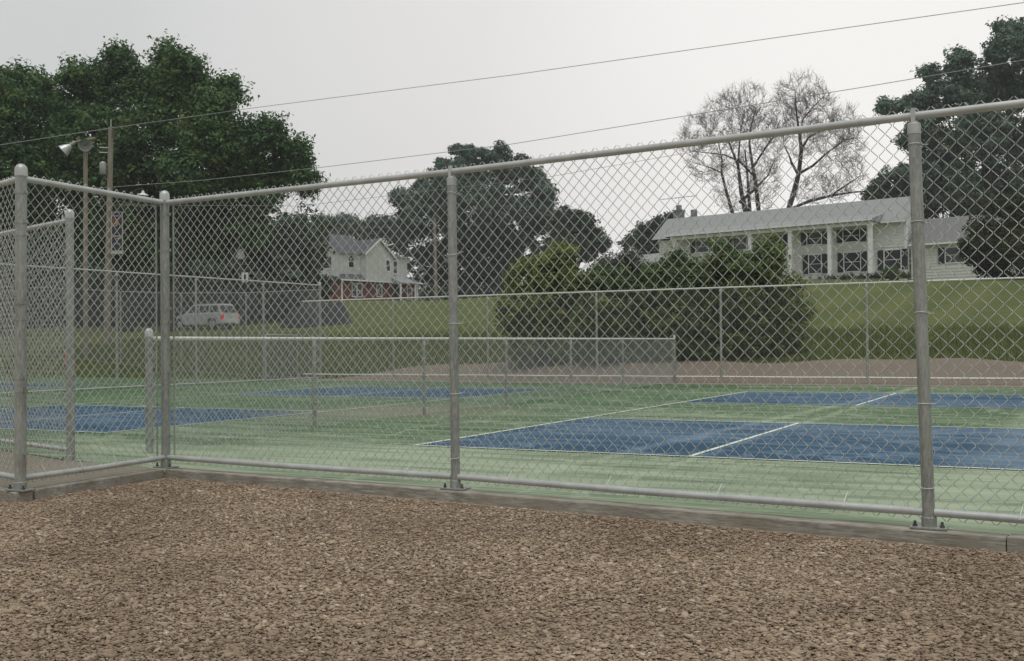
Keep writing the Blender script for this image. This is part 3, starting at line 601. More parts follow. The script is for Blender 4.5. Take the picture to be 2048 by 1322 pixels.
def tree(name, label, cat, basepx, d, lobes, clumps, per, size, mat, tr=0.3, csize=0.6, spray=0.0, group=None, shell=.5, limbs=9, depth=1.0, tbias=0.0, bark=None, squash=1.0):
    p = at(basepx, 650, d); z0 = tz1(p[0], p[1])-0.15 if p[1] > 18 else 0; base = (p[0], p[1], z0)
    LB = []
    for (x, y, r) in lobes:
        if name == 'walnut_tree': y += 16; r *= .95; x -= (6 if x > 430 else 0)
        LB.append(lob(x, y, r, d, rng.uniform(-1, 1)*r*d/F*.9*depth))
    cz0_ = sum(q[2] for q in LB)/len(LB); sat = []
    for q in LB:
        for _ in range(6):
            v = np.array([random.gauss(0, 1), random.gauss(0, 1), random.gauss(.35, .8)]); v /= np.linalg.norm(v); k_ = random.uniform(.14, .36)
            sat.append((*(np.array(q[:3])+v*q[3]*random.uniform(.55, .84)), max(.4, q[3]*k_)))
    root = empty(name, base, label, cat, group=group)
    top = max(LB, key=lambda q: q[2]); cz = sum(q[2] for q in LB)/len(LB); cx = sum(q[0] for q in LB)/len(LB); cy = sum(q[1] for q in LB)/len(LB)
    tk = MB(); fork = Vector((base[0]*.7+cx*.3, base[1]*.7+cy*.3, z0+(cz-z0)*.62)); B = Vector(base)
    tk.tube([B, B+(fork-B)*.12, B.lerp(fork, .55)+Vector((random.uniform(-.2, .2), 0, 0)), fork], [tr*1.35, tr, tr*.8, tr*.65], 9)
    for q in sorted(LB, key=lambda q: -q[3])[:limbs]:
        e_ = Vector(q[:3]); m_ = fork.lerp(e_, .5)+Vector((random.uniform(-.5, .5), random.uniform(-.5, .5), .3)); e2 = fork.lerp(e_, .95)
        s_ = B.lerp(fork, random.uniform(.6, 1)); tk.tube([s_, m_, e2], [tr*.45, tr*.26, tr*.07], 6)
    tk.build('trunk', bark or M['bark'], root, base, smooth=True)
    foliage('crown', [(*q[:3], q[3]*.76) for q in LB]+sat, int(clumps*.54), int(per*2.0), size*.76, mat, root, base, csize*1.12, shell=shell, spray=spray, tbias=tbias, squash=squash)
    return root

G1 = 'big leafy trees behind the left fences'
tree('walnut_tree', 'broad dark green tree behind the utility pole, tallest tree on the left', 'tree', 250, 68,
  [(170,200,48),(235,150,58),(300,170,60),(345,140,46),(250,120,30),(140,150,18),(180,260,75),(280,270,85),(340,230,60),(120,220,35),(220,360,95),(330,370,80),(120,340,60),(270,460,80),(180,450,60),(235,102,12),(330,100,12),(112,192,9),(165,138,18)],
  4200, 20, .34, M['leaf_walnut'], .42, .75, 1.2, G1)
tree('walnut_tree', 'dark green tree sloping down to the sky gap, right of the tallest left tree', 'tree', 334, 66,
  [(390,170,55),(440,200,40),(420,260,75),(480,290,55),(520,260,30),(540,330,50),(590,320,36),(600,290,18),(610,350,22),(460,370,75),(540,380,40),(380,340,70),(420,450,70),(500,440,50),(370,120,30),(470,165,16),(548,242,10),(560,275,14)],
  3200, 20, .34, M['leaf_walnut'], .38, .75, 1.2, G1)
tree('walnut_tree', 'leafy tree cut by the left edge of the photo', 'tree', 10, 64,
  [(20,220,70),(50,192,34),(42,150,20),(-40,180,60),(30,320,75),(85,280,40),(-30,400,90),(60,420,60),(75,160,12),(100,350,40),(10,160,22),(-60,300,80)],
  2500, 20, .34, M['leaf_walnut'], .36, .75, 1.2, G1, tbias=-.05)
# thicket below the tall trees and behind the lawn
LB = []
for i in range(46):
    x = -60+i*14.5; d = 84+rng.uniform(-6, 14); LB.append(lob(x, 585+rng.uniform(-25, 10), rng.uniform(45, 70), d)); LB.append(lob(x+6, 500+rng.uniform(-25, 25), rng.uniform(45, 62), d+5))
LB += [lob(-80+i*24, 638, 40, 90+rng.uniform(-4, 6)) for i in range(28)]
th = foliage('thicket', LB, 6500, 16, .55, M['leaf_dark'], None, (-60, 60, 2), 1.1, shell=.2, tbias=-.12)
tag(th, 'dark thicket of undergrowth behind the lawn and under the left trees', 'thicket', kind='stuff')

tree('light_green_tree', 'lighter green tree partly hiding the left side of the brick house', 'tree', 610, 112,
  [(600,480,38),(570,470,30),(612,520,28),(595,540,34),(628,472,16),(560,530,35),(635,500,12)], 900, 16, .5, M['leaf_light'], .25, .9, .6)
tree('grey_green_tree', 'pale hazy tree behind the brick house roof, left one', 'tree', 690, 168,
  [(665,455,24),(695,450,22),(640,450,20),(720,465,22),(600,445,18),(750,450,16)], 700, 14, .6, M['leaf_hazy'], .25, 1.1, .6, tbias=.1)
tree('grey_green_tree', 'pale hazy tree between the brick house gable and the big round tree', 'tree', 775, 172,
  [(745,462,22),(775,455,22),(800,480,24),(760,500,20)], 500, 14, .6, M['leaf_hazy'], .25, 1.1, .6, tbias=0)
tree('round_maple_tree', 'big round dark green tree standing in the middle of the skyline', 'tree', 940, 141,
  [(940,420,85),(860,430,62),(1020,430,70),(900,360,48),(980,350,50),(930,320,24),(965,315,22),(1005,320,24),(1045,360,36),(840,390,30),(1080,400,26),(1070,450,32),(820,460,34),(830,520,40),(900,510,60),(990,520,70),(1050,510,50),(1085,430,22),(795,490,14),(870,350,20),(912,300,7),(940,302,9),(1000,300,9),(925,335,18),(815,400,14),(1090,385,26),(1095,425,24),(1062,350,24),(800,395,20),(1040,325,16),(885,335,16),(812,440,26)],
  6200, 18, .52, M['leaf_bluish_haze'], .45, .95, .5, tbias=-.12)
tree('small_maple_tree', 'smaller rounded tree between the big round tree and the white house', 'tree', 1150, 125,
  [(1130,450,30),(1165,450,26),(1185,470,18),(1140,490,36),(1175,500,24),(1110,500,28),(1205,490,10)], 900, 16, .55, M['leaf_dark'], .25, .95, .5, tbias=.12)
tree('roadside_tree', 'dark tree just left of the bluish chimney', 'tree', 1290, 128,
  [(1290,470,26),(1320,460,22),(1265,485,18),(1340,445,12),(1300,495,26)], 500, 16, .55, M['leaf_dark'], .22, .9, .5)
tree('cottonwood_tree', 'tall leafy tree leaning in from the right edge of the photo', 'tree', 1990, 112,
  [(2010,110,50),(2040,70,36),(2000,60,14),(1960,190,60),(1920,200,40),(1880,180,26),(1870,230,36),(1925,140,34),(1915,115,12),(1860,150,18),(1850,195,18),(1820,215,22),(1795,215,16),(1765,215,9),(1840,260,32),(1880,300,50),(1950,280,70),(2030,220,80),(2030,330,80),(1900,370,60),(1980,390,70),(2060,150,60),(1840,330,28),(1815,285,14)],
  5000, 18, .50, M['leaf_bluish_haze'], .5, .85, .8, tbias=.08)
tree('dark_backyard_tree', 'dark tree mass behind the low wing roof of the white house', 'tree', 1890, 120,
  [(1880,400,50),(1930,390,55),(1850,420,30),(1990,420,60),(1870,340,40)], 1300, 16, .5, M['leaf_dark'], .3, .9, .4, tbias=-.1)
tree('round_backyard_tree', 'small dome shaped dark tree just above the main roof, left of the near fence post', 'tree', 1785, 122,
  [(1785,365,34),(1760,380,28),(1810,350,26),(1745,392,16),(1805,390,34),(1830,380,30)], 900, 16, .45, M['leaf_bluish_haze'], .2, .8, .3, tbias=.05)
tree('spruce_tree', 'olive green evergreen in front of the right end of the white house', 'tree', 2010, 76,
  [(2000,430,34),(2040,420,34),(1970,470,34),(1945,490,16),(2010,500,50),(1960,515,26),(2040,520,46),(1990,535,30),(1940,505,12),(2060,460,40)], 1500, 20, .30, M['leaf_olive'], .2, .6, .6)

# shrubs behind the back fence
def shrub(label, d, lobes, clumps, mat, size=.13, tbias=0.0, group='shrubs behind the back fence', cs=.34, per=18, name='shrub', cat='shrub', shell=.45, spray=.8, stems=True):
    xs_ = [l[0] for l in lobes]; p = at(sum(xs_)/len(xs_), 700, d); z0 = tz1(p[0], p[1])-.05; base = (p[0], p[1], z0)
    LB = [lob(x-(8 if x > 1440 else 0), y+(12 if x > 1180 else 4), r*.80, d, rng.uniform(-1, 1)*r*d/F*.5) for x, y, r in lobes]
    for q in list(LB):
        if q[3] < .3: continue
        for _ in range(5):
            v = np.array([random.gauss(0, 1), random.gauss(0, 1), random.gauss(.5, .7)]); v /= np.linalg.norm(v)
            LB.append((*(np.array(q[:3])+v*q[3]*random.uniform(.65, .98)), q[3]*random.uniform(.14, .30)))
    root = empty(name, base, label, cat, group=group)
    tk = MB()
    for q in LB:
        e_ = Vector(q[:3]); s_ = Vector(base)+Vector((random.uniform(-.3, .3), random.uniform(-.3, .3), 0)); tk.tube([s_, s_.lerp(e_, .5)+Vector((0, 0, .2)), e_], [.05, .03, .01], 5)
    if stems: tk.build('stems', M['bark'], root, base)
    foliage('foliage', LB, int(clumps*.70), int(per*2.3), size*.8, mat, root, base, cs*1.1, shell=shell, tbias=tbias, ground=True, spray=spray)
    return root
shrub('yellow green shrub, leftmost of the row behind the back fence', 34, [(1060,560,45),(1040,620,48),(1110,540,40),(1125,510,26),(1100,620,60),(1050,680,45),(1120,690,50),(1150,570,34),(1070,530,20),(1025,580,16),(1130,490,10)], 1700, M['leaf_yellow'], tbias=.06)
shrub('dark green shrub beside the yellow green one, grey roofs behind it', 33.5, [(1200,560,38),(1240,570,44),(1200,630,60),(1260,640,62),(1200,690,45),(1260,690,50),(1290,590,45),(1175,600,30)], 1700, M['leaf_bush'], tbias=-.05)
shrub('greyish twiggy shrub showing above the dark shrubs', 36, [(1220,530,30),(1250,520,28),(1275,540,22),(1195,540,18)], 420, M['leaf_grey'], tbias=0, per=12, spray=1.2)
shrub('large dark shrub in front of the left half of the white house', 33.5, [(1340,560,50),(1390,560,48),(1340,620,60),(1400,630,70),(1330,690,50),(1410,695,55),(1440,550,44),(1350,515,22),(1420,525,20),(1310,540,26)], 2100, M['leaf_bush'], tbias=.04)
shrub('tall bushy shrub under the porch eaves of the white house, rightmost of the row', 33, [(1480,530,40),(1530,530,42),(1455,500,26),(1545,495,26),(1490,590,55),(1560,600,46),(1500,660,60),(1570,660,48),(1480,700,45),(1550,705,35),(1590,560,22),(1605,610,24),(1445,480,12),(1550,475,12),(1590,650,22)], 2300, M['leaf_bush'], tbias=.02)
# foundation planting of the white house
shrub('low clipped dark hedge along the foot of the white house porch', 87, [(1610+i*17, 553-i*.9, 10) for i in range(13)], 900, M['leaf_dark'], .16, -.1, None, .3, 14, 'hedge', 'hedge', stems=False)
shrub('rounded green shrub under the shuttered window of the white house', 85, [(1790,536,16),(1775,545,14),(1805,545,14)], 350, M['leaf_bush'], .16, .0, None, .3, 14)
shrub('low dark hedge growing along the foot of the brick house', 112, [(662,608,9),(690,612,12),(720,610,10),(750,612,9),(790,610,9),(825,610,8)], 500, M['leaf_dark'], .25, -.15, None, .4, 12, 'hedge', 'hedge', stems=False)
LB = [lob(870+i*22, 606-i*.7, 13, 112) for i in range(-1, 11)]+[lob(848+i*25, 590, 22, 138) for i in range(8)]+[lob(850+i*25, 560, 26, 142) for i in range(6)]
o = foliage('undergrowth', LB, 900, 14, .4, M['leaf_dark'], None, (-50, 90, 5), .8, shell=.2, tbias=-.15); tag(o, 'dark undergrowth at the foot of the big round tree', 'undergrowth', kind='stuff')

# bare trees
def bare_tree(label, d, trunks, ells, ntw, seed):
    rs = np.random.default_rng(seed)
    p0 = at(trunks[0][0][0], trunks[0][0][1], d); z0 = tz1(p0[0], p0[1])-.2; base = (p0[0], p0[1], z0)
    root = empty('bare_tree', base, label, 'tree', group='bare trees behind the white house')
    big = MB(); pts_all = []
    S = d/F
    for path in trunks:
        P = []; R_ = []
        for k, (x, y, w) in enumerate(path):
            q = at(x, y, d+rs.uniform(-1.5, 1.5)*(k > 0)); P.append(q); R_.append(w*S*.5)
        if path[0][1] > 405: P.insert(0, np.array([P[0][0], P[0][1], z0])); R_.insert(0, R_[0]*1.2)
        big.tube(P, R_, 7); 
        for a_, b_, ra, rb in zip(P[:-1], P[1:], R_[:-1], R_[1:]):
            for t_ in np.linspace(0, 1, 7)[1:]: pts_all.append((a_*(1-t_)+b_*t_, (b_-a_)/np.linalg.norm(b_-a_), ra*(1-t_)+rb*t_))
    big.build('trunk', M['bark_bare'], root, base, smooth=True)
    E = [at(x, y, d) for x, y, rx, ry in ells]
    tw = []
    def inside(q):
        v = q-CAM; dd = v@fw; x = 1024+F*(v@RR)/dd; y = 661-F*(v@UU)/dd
        return any(((x-ex_)/rx)**2+((y-ey)/ry)**2 < 1 for ex_, ey, rx, ry in ells)
    # space colonisation light: branches grow toward random attractors inside the crown ellipses
    att = []
    wts = np.array([e_[2]*e_[3] for e_ in ells], float); wts /= wts.sum()
    for i in range(ntw):
        k = rs.choice(len(ells), p=wts); x, y, rx, ry = ells[k]; a = rs.uniform(0, 2*math.pi); r = rs.random()**.42
        att.append(at(x+math.cos(a)*r*rx, y+math.sin(a)*r*ry, d+rs.uniform(-1, 1)*rx*S*.6))
    nodes = [q[0] for q in pts_all]; NP = np.array(nodes); cap = len(NP)
    order = np.argsort([((NP-q)**2).sum(1).min() for q in att])
    buf = np.zeros((len(NP)+ntw*4+10, 3)); buf[:len(NP)] = NP; m = len(NP)
    cx_ = np.mean([p for p in NP], axis=0)
    for i in order:
        q = att[i]; dd = ((buf[:m]-q)**2).sum(1)
        # prefer nodes lower / nearer to the trunk so that branches fan upward
        cost = dd + 3.0*np.maximum(0, buf[:m, 2]-q[2]+.3)**2
        j = int(np.argmin(cost)); s_ = buf[j].copy(); L_ = np.linalg.norm(q-s_)
        if L_ < .15: continue
        mid = (s_+q)/2 + rs.normal(size=3)*L_*.07 - np.array([0, 0, L_*.05])
        mid1 = s_*.75+q*.25+rs.normal(size=3)*L_*.04; mid2 = s_*.25+q*.75+rs.normal(size=3)*L_*.05
        tw.append([s_, mid1, mid, mid2, q])
        for mm in (mid1, mid, mid2, q): buf[m] = mm; m += 1
    # twigs as thin three sided tubes + fine brush at the tips
    V = []; Q = []; off = 0
    def addtube(P, r0, r1):
        nonlocal off
        n = len(P); P = np.array(P); t_ = np.gradient(P, axis=0); t_ /= np.linalg.norm(t_, axis=1)[:, None]+1e-9
        a = np.cross(t_, [0.3, 0.9, 0.1]); a /= np.linalg.norm(a, axis=1)[:, None]+1e-9; b_ = np.cross(t_, a); rr = np.linspace(r0, r1, n)[:, None]
        for s in range(3): V.append(P+rr*(math.cos(s*2.094)*a+math.sin(s*2.094)*b_))
        i_ = off+np.arange(n-1)
        for s in range(3): s2 = (s+1) % 3; Q.append(np.c_[i_+s*n, i_+s2*n, i_+s2*n+1, i_+s*n+1])
        off += 3*n
    for P in tw:
        L_ = np.linalg.norm(P[-1]-P[0]); addtube(P, min(.05, .014+L_*.012), .010)
        dr = P[-1]-P[0]; dr /= np.linalg.norm(dr)+1e-9
        for _ in range(4):
            s_ = P[rs.integers(1, 5)]; v = dr*.8+rs.normal(size=3)*.45+np.array([0, 0, .3]); v /= np.linalg.norm(v); l_ = rs.uniform(.4, 1.1)
            addtube([s_, s_+v*l_*.5+rs.normal(size=3)*.04, s_+v*l_], .011, .007)
    mesh_np('twigs', np.concatenate(V), np.concatenate(Q), M['twig'], root, base)
    # sparse withered leaves at the tips
    tips = np.array([P[-1] for P in tw]); sel = rs.random(len(tips)) < .8; C_ = np.repeat(tips[sel], 4, axis=0)+rs.normal(size=(sel.sum()*4, 3))*.25
    V2, Q2 = leaf_quads(C_, .13); mesh_np('withered_leaves', V2, Q2, M['leaf_grey'], root, base, attrs={'tone': np.clip(rs.normal(.55, .15, len(V2)), 0, 1)})
    return root
bare_tree('leafless many stemmed tree above the white house roof, the left one of the pair', 116,
  [[(1492,425,11),(1483,385,9),(1476,330,6),(1456,280,3),(1440,262,1.5)],
   [(1518,425,9),(1512,370,8),(1505,330,6),(1499,290,5),(1500,262,3),(1512,215,1.5)],
   [(1465,425,8),(1452,380,6),(1443,345,5),(1444,320,3),(1438,290,2)],
   [(1480,405,8),(1510,378,5),(1535,352,3),(1550,318,1.5)],
   [(1507,333,5),(1528,300,4),(1548,272,3),(1560,240,1.5)],
   [(1508,352,5),(1478,322,4),(1450,310,3),(1410,305,2),(1378,302,1)],
   [(1476,335,5),(1478,300,4),(1482,260,2.5),(1490,220,1.2)],
   [(1500,425,8),(1497,380,6),(1494,340,4),(1490,300,3)],
   [(1442,345,3),(1420,335,2),(1405,330,1)]],
  [(1460,235,62,50),(1490,215,55,48),(1400,260,36,34),(1415,320,42,45),(1500,270,55,50),(1545,290,22,60),(1470,370,50,55),(1380,290,26,30),(1530,370,30,50)], 1500, 3)
bare_tree('leafless tree with one leaning trunk and fan shaped crown, right one of the pair', 118,
  [[(1577,420,11),(1590,378,11),(1598,345,9),(1603,300,8),(1598,262,5),(1592,220,3.5),(1590,180,1.5)],
   [(1594,345,6),(1583,325,5),(1578,310,3),(1568,290,2),(1566,258,1.2)],
   [(1602,345,6),(1625,332,5),(1655,305,3.5),(1690,280,2.5),(1715,275,1.2)],
   [(1603,298,6),(1617,275,4),(1640,262,2.5),(1660,255,1.2)],
   [(1600,280,5),(1605,240,3),(1625,215,2),(1650,190,1.2)],
   [(1575,420,8),(1620,402,7),(1660,392,5),(1700,385,4),(1735,382,2)],
   [(1660,392,5),(1690,372,3),(1720,352,1.5)]],
  [(1605,190,55,46),(1565,235,26,50),(1630,230,50,50),(1660,270,42,40),(1690,250,32,40),(1600,260,40,60),(1680,350,52,42),(1640,380,60,30),(1700,300,30,40)], 1500, 5)

# ------------------------------------------------------------ white house
def frame_from(PL, PR):
    ex = np.array([PR[0]-PL[0], PR[1]-PL[1], 0]); ex /= np.linalg.norm(ex); return math.atan2(ex[1], ex[0])
PL, PR = at(1345, 470, 102.4), at(1745, 437, 90); ang = frame_from(PL, PR)
H0 = 5.9
house = empty('white_house', (PL[0], PL[1], H0), 'long white two storey house with a columned porch, on top of the hill', 'house', ang)
def Z(z): return z-H0
def part(name, mb, mat, parent, **k): return mb.build(name, mat, parent, **k)
wy = 1.8
part('wall', MB().box(-2.6, 21.3, wy, wy+4.3, -1.2, Z(10.86)), M['siding'], house)
def boards(x0, x1, y, z0, z1, pitch, gaps=()):
    m = MB(); n = int((z1-z0)/pitch)
    for i in range(n):
        a, b2 = z0+i*pitch, z0+(i+1)*pitch; xs_ = [x0]
        for g0, g1, h0, h1 in gaps:
            if h0 < b2 and h1 > a: xs_ += [g0, g1]
        xs_.append(x1)
        for k in range(0, len(xs_), 2): m.add([(xs_[k], y-.05, a), (xs_[k+1], y-.05, a), (xs_[k+1], y-.004, b2), (xs_[k], y-.004, b2), (xs_[k], y-.004, a), (xs_[k+1], y-.004, a)], [(0, 1, 2, 3), (4, 5, 1, 0)])
    return m
WG = lambda c0, c1: (c0-.7, c1+.7)
lowg = [(*WG(1.5, 2.8), Z(6.9), Z(8.65)), (*WG(5.4, 6.6), Z(6.9), Z(8.65)), (9.0, 10.3, Z(6), Z(8.6)), (*WG(12.75, 13.85), Z(6.9), Z(8.65)), (*WG(15.95, 17.35), Z(6.9), Z(8.65)), (*WG(19.45, 20.8), Z(6.9), Z(8.65))]
upg = [(*WG(a, b2), Z(9.4), Z(10.6)) for a, b2 in ((1.5, 2.8), (5.4, 6.7), (9.3, 10.2), (12.6, 13.9), (15.9, 17.3))]
part('clapboards', boards(-2.6, 21.1, wy, Z(6.0), Z(8.8), .235, sorted(lowg)), M['siding'], house)
part('clapboards', boards(-2.6, 21.1, wy, Z(8.82), Z(10.72), .235, sorted(upg)), M['siding'], house)
part('corner_board', MB().box(21.12, 21.34, wy-.03, wy+.2, -1.2, Z(10.86)), M['cream_trim'], house)
ew, ey0 = Z(11.1), -.35
rm_ = MB(); rz = Z(13.2); ry = 4.2
rm_.add([(-3.2, 1.3, Z(10.95)), (21.4, 1.3, Z(10.95)), (21.4, ry, rz), (-3.2, ry, rz)], [(0, 1, 2, 3)])
zj = Z(10.95)+(2.3-1.3)/(ry-1.3)*(rz-Z(10.95))+.012
rm_.add([(-.6, -.35, ew), (19.3, -.35, ew), (19.3, 2.3, zj), (-.6, 2.3, zj)], [(0, 1, 2, 3)])
rm_.add([(-3.2, ry, rz), (21.4, ry, rz), (21.4, 6.4, Z(10.9)), (-3.2, 6.4, Z(10.9))], [(0, 1, 2, 3)])
roof = part('roof', rm_, M['roof_grey'], house)
pgm = MB()
for s_, c__ in ((19.295, 1), (-.595, 1)): pgm.add([(s_, -.35, ew-.01), (s_, 2.28, zj-.01), (s_, wy, Z(10.8)), (s_, -.33, Z(10.9))], [(0, 1, 2, 3)])
part('porch_gable', pgm, M['roof_grey'], house)
ge = MB()
for s_ in (21.29, -2.61): ge.add([(s_, 1.5, Z(10.86)), (s_, 6.1, Z(10.86)), (s_, ry, rz-.1)], [(0, 1, 2)])
part('gable_wall', ge, M['siding'], house)
part('gutter', MB().box(-.6, 19.3, -.47, -.352, ew-.16, ew-.01), M['cream_trim'], roof)
part('gutter', MB().box(19.35, 21.4, 1.23, 1.345, Z(10.80), Z(10.93)), M['cream_trim'], roof)
ch = MB().box(-2.5, -1.7, 4.2, 5.0, Z(11.6), Z(13.9)).box(-2.57, -1.63, 4.13, 5.07, Z(13.9), Z(14.03)).box(-2.3, -1.9, 4.4, 4.8, Z(14.03), Z(14.5))
part('chimney', ch, M['chimney'], roof)
part('roof_vent', MB().box(-.6, -.1, 4.3, 4.7, Z(13.0), Z(13.9)), M['chimney'], roof)
an = MB().tube([(-2.1, 4.6, Z(14.45)), (-2.1, 4.6, Z(15.3))], .02, 5).tube([(-4.2, 4.6, Z(15.25)), (-.1, 4.6, Z(15.25))], .022, 5)
for k in range(9): an.tube([(-4.0+k*.45, 4.1, Z(15.25)), (-4.0+k*.45, 5.1, Z(15.25))], .008, 4)
part('antenna', an, M['dark_metal'], roof)
part('porch_beam', MB().box(-.2, 19.2, -.1, .18, Z(10.62), ew-.17), M['cream_trim'], house)
part('porch_ceiling', MB().box(-.2, 19.2, .18, wy-.003, Z(10.72), Z(10.80)), M['white'], house)
part('porch_floor', MB().box(-.3, 19.3, -.3, wy-.003, -1.2, Z(6.35)), M['conc'], house)
for s in (.2, 4.25, 8.0, 11.85, 15.45, 18.95):
    c_ = MB().box(s-.17, s+.17, -.09, .17, Z(6.352), Z(10.618)).box(s-.24, s+.24, -.16, .24, Z(6.353), Z(6.5)).box(s-.22, s+.22, -.14, .22, Z(10.48), Z(10.617))
    part('column', c_, M['cream_trim'], house)
def window(par, s0, s1, z0, z1, y, sh=0.0, mull=1, name='window', dark=None, bars=0):
    w = part(name, MB().box(s0, s1, y-.02, y+.03, z0, z1), M['glass'], par)
    fr = MB(); b_ = .08
    fr.box(s0-b_, s0, y-.06, y+.02, z0-b_, z1+b_).box(s1, s1+b_, y-.06, y+.02, z0-b_, z1+b_).box(s0, s1, y-.06, y+.02, z1, z1+b_).box(s0, s1, y-.075, y+.02, z0-b_, z0)
    fr.box(s0, s1, y-.04, y-.021, (z0+z1)/2-.02, (z0+z1)/2+.02)
    for k in range(1, mull): x = s0+(s1-s0)*k/mull; fr.box(x-.06, x+.06, y-.045, y-.0205, z0, (z0+z1)/2-.03).box(x-.06, x+.06, y-.045, y-.0205, (z0+z1)/2+.03, z1)
    part('window_frame', fr, M['cream_trim'], w)
    if sh:
        for a, c__ in ((s0-b_-sh-.01, s0-b_-.01), (s1+b_+.01, s1+b_+sh+.01)): part('shutter', MB().box(a, c__, y-.07, y-.003, z0-.05, z1+.05), M['black'], par)
    return w
for s0, s1 in ((1.5, 2.8), (5.4, 6.7), (9.3, 10.2), (12.6, 13.9), (15.9, 17.3)): window(house, s0, s1, Z(9.5), Z(10.5), wy, .5)
for s0, s1 in ((1.5, 2.8), (5.4, 6.6), (12.75, 13.85), (15.95, 17.35), (19.45, 20.8)): window(house, s0, s1, Z(6.98), Z(8.55), wy, .5)
part('door', MB().box(9.1, 10.2, wy-.05, wy-.003, Z(6.36), Z(8.5)), M['black'], house)
part('porch_lamp', MB().lathe((11.9, -.2, Z(8.2)), [(.05, 0), (.1, .1), (.1, .3), (.03, .38)], 8), M['dark_metal'], house)
# right wing
wy2 = 1.5
part('wing_wall', MB().box(21.75, 30.5, wy2, wy2+6.5, -1.5, Z(8.9)), M['siding'], house)
part('clapboards', boards(21.8, 30.5, wy2, Z(5.6), Z(8.7), .235, [(24.55-.7, 26.7, Z(7.15), Z(8.5))]), M['siding'], house)
wr = MB(); wr.add([(21.75, wy2-.45, Z(8.85)), (30.9, wy2-.45, Z(8.85)), (30.9, 4.9, Z(11.25)), (21.75, 4.9, Z(11.25)), (21.75, 8.4, Z(8.85)), (30.9, 8.4, Z(8.85))], [(0, 1, 2, 3), (3, 2, 5, 4), (1, 5, 2)])
wro = part('wing_roof', wr, M['roof_wing'], house); part('gutter', MB().box(21.76, 30.9, wy2-.56, wy2-.452, Z(8.72), Z(8.86)), M['cream_trim'], wro)
window(house, 24.55, 26.0, Z(7.25), Z(8.42), wy2, .5)
# garage / neighbour roofs left of the white house
q = at(1230, 520, 112); nh = empty('grey_roofed_house', (q[0], q[1], 6.0), 'low house of which only grey roofs show over the shrubs, left of the white house', 'house', ang)
nr_ = MB(); nr_.box(-3.6, 5.2, .5, 7.5, -2, 2.6); part('wall', nr_, M['shingle_white'], nh)
nr_ = MB(); nr_.add([(-4.0, -.1, 2.2), (5.6, -.1, 2.2), (4.2, 4, 4.35), (-2.4, 4, 4.2), (-4.0, 8, 2.2), (5.6, 8, 2.2)], [(0, 1, 2, 3), (3, 2, 5, 4), (0, 3, 4), (1, 5, 2)])
part('roof', nr_, M['roof_grey'], nh)

# ------------------------------------------------------------ brick house
PL, PR = at(683, 600, 125), at(835, 602, 134); ang2 = frame_from(PL, PR); B0 = 6.24
bh = empty('brick_house', (PL[0], PL[1], B0), 'red brick house with pale upper floor and a steep front gable, far left of centre', 'house', ang2)
def Y_(z): return z-B0
part('brick_wall', MB().box(0, 12, 0, 9.5, -1, Y_(8.62)), M['brick'], bh)
part('downpipe', MB().box(-.02, .12, -.1, -.003, -.6, Y_(8.6)), M['cream_trim'], bh); part('downpipe', MB().box(11.85, 12.02, -.1, -.003, -.6, Y_(8.6)), M['cream_trim'], bh)
sk = MB(); z0, z1 = Y_(8.6), Y_(9.3)
sk.add([(-.4, -.4, z0), (12.4, -.4, z0), (12.4, 9.9, z0), (-.4, 9.9, z0), (.3, .5, z1), (11.1, .5, z1), (11.1, 9.1, z1), (.3, 9.1, z1)], [(0, 1, 5, 4), (1, 2, 6, 5), (2, 3, 7, 6), (3, 0, 4, 7), (3, 2, 1, 0)])
part('skirt_roof', sk, M['roof_dark'], bh); part('fascia', MB().box(-.42, 12.42, -.46, -.402, z0-.14, z0+.03), M['cream_trim'], bh)
part('upper_wall', MB().box(.0, 10.8, .55, 9, Y_(9.0), Y_(11.75)), M['shingle_white'], bh)
mr2 = MB(); e1 = Y_(11.62); rg = Y_(14.3)
mr2.add([(-.35, .2, e1), (5.5, .2, e1), (5.5, 4.8, rg), (-.35, 4.8, rg), (-.35, 9.4, e1), (5.5, 9.4, e1)], [(0, 1, 2, 3), (3, 2, 5, 4)])
mr2.add([(5.5, .2, e1), (11.1, .2, e1), (11.1, 4.8, e1+.75), (5.5, 4.8, e1+.75), (5.5, 9.4, e1), (11.1, 9.4, e1)], [(0, 1, 2, 3), (3, 2, 5, 4)])
mr_o = part('roof', mr2, M['roof_dark'], bh)
gm = MB(); gm.add([(0, .55, Y_(11.6)), (0, 9, Y_(11.6)), (0, 4.8, rg-.1), (5.49, .55, Y_(11.6)), (5.49, 9, Y_(11.6)), (5.49, 4.8, rg-.02)], [(0, 1, 2), (3, 5, 4)]); part('gable_wall', gm, M['shingle_white'], bh)
gb = MB(); gb.prism([(3.4, Y_(8.66)), (7.65, Y_(8.66)), (7.65, Y_(11.6)), (5.45, Y_(13.4)), (3.4, Y_(11.85))], -.35, .56); part('gable_bay', gb, M['shingle_white'], bh)
gr_ = MB()
for (xa, za), (xb, zb) in (((5.45, 13.62), (3.15, 11.75)), ((5.45, 13.62), (8.0, 11.4))):
    n_ = .16; gr_.add([(xa, -.6, Y_(za)), (xb, -.6, Y_(zb)), (xb, -.6, Y_(zb)-n_), (xa, -.6, Y_(za)-n_), (xa, 4.5, Y_(za)), (xb, 2.2, Y_(zb)), (xb, 2.2, Y_(zb)-n_), (xa, 4.5, Y_(za)-n_)], [(0, 1, 2, 3), (0, 4, 5, 1), (3, 2, 6, 7), (4, 7, 6, 5), (1, 5, 6, 2)])
part('gable_roof', gr_, M['roof_dark'], bh)
rk = MB()
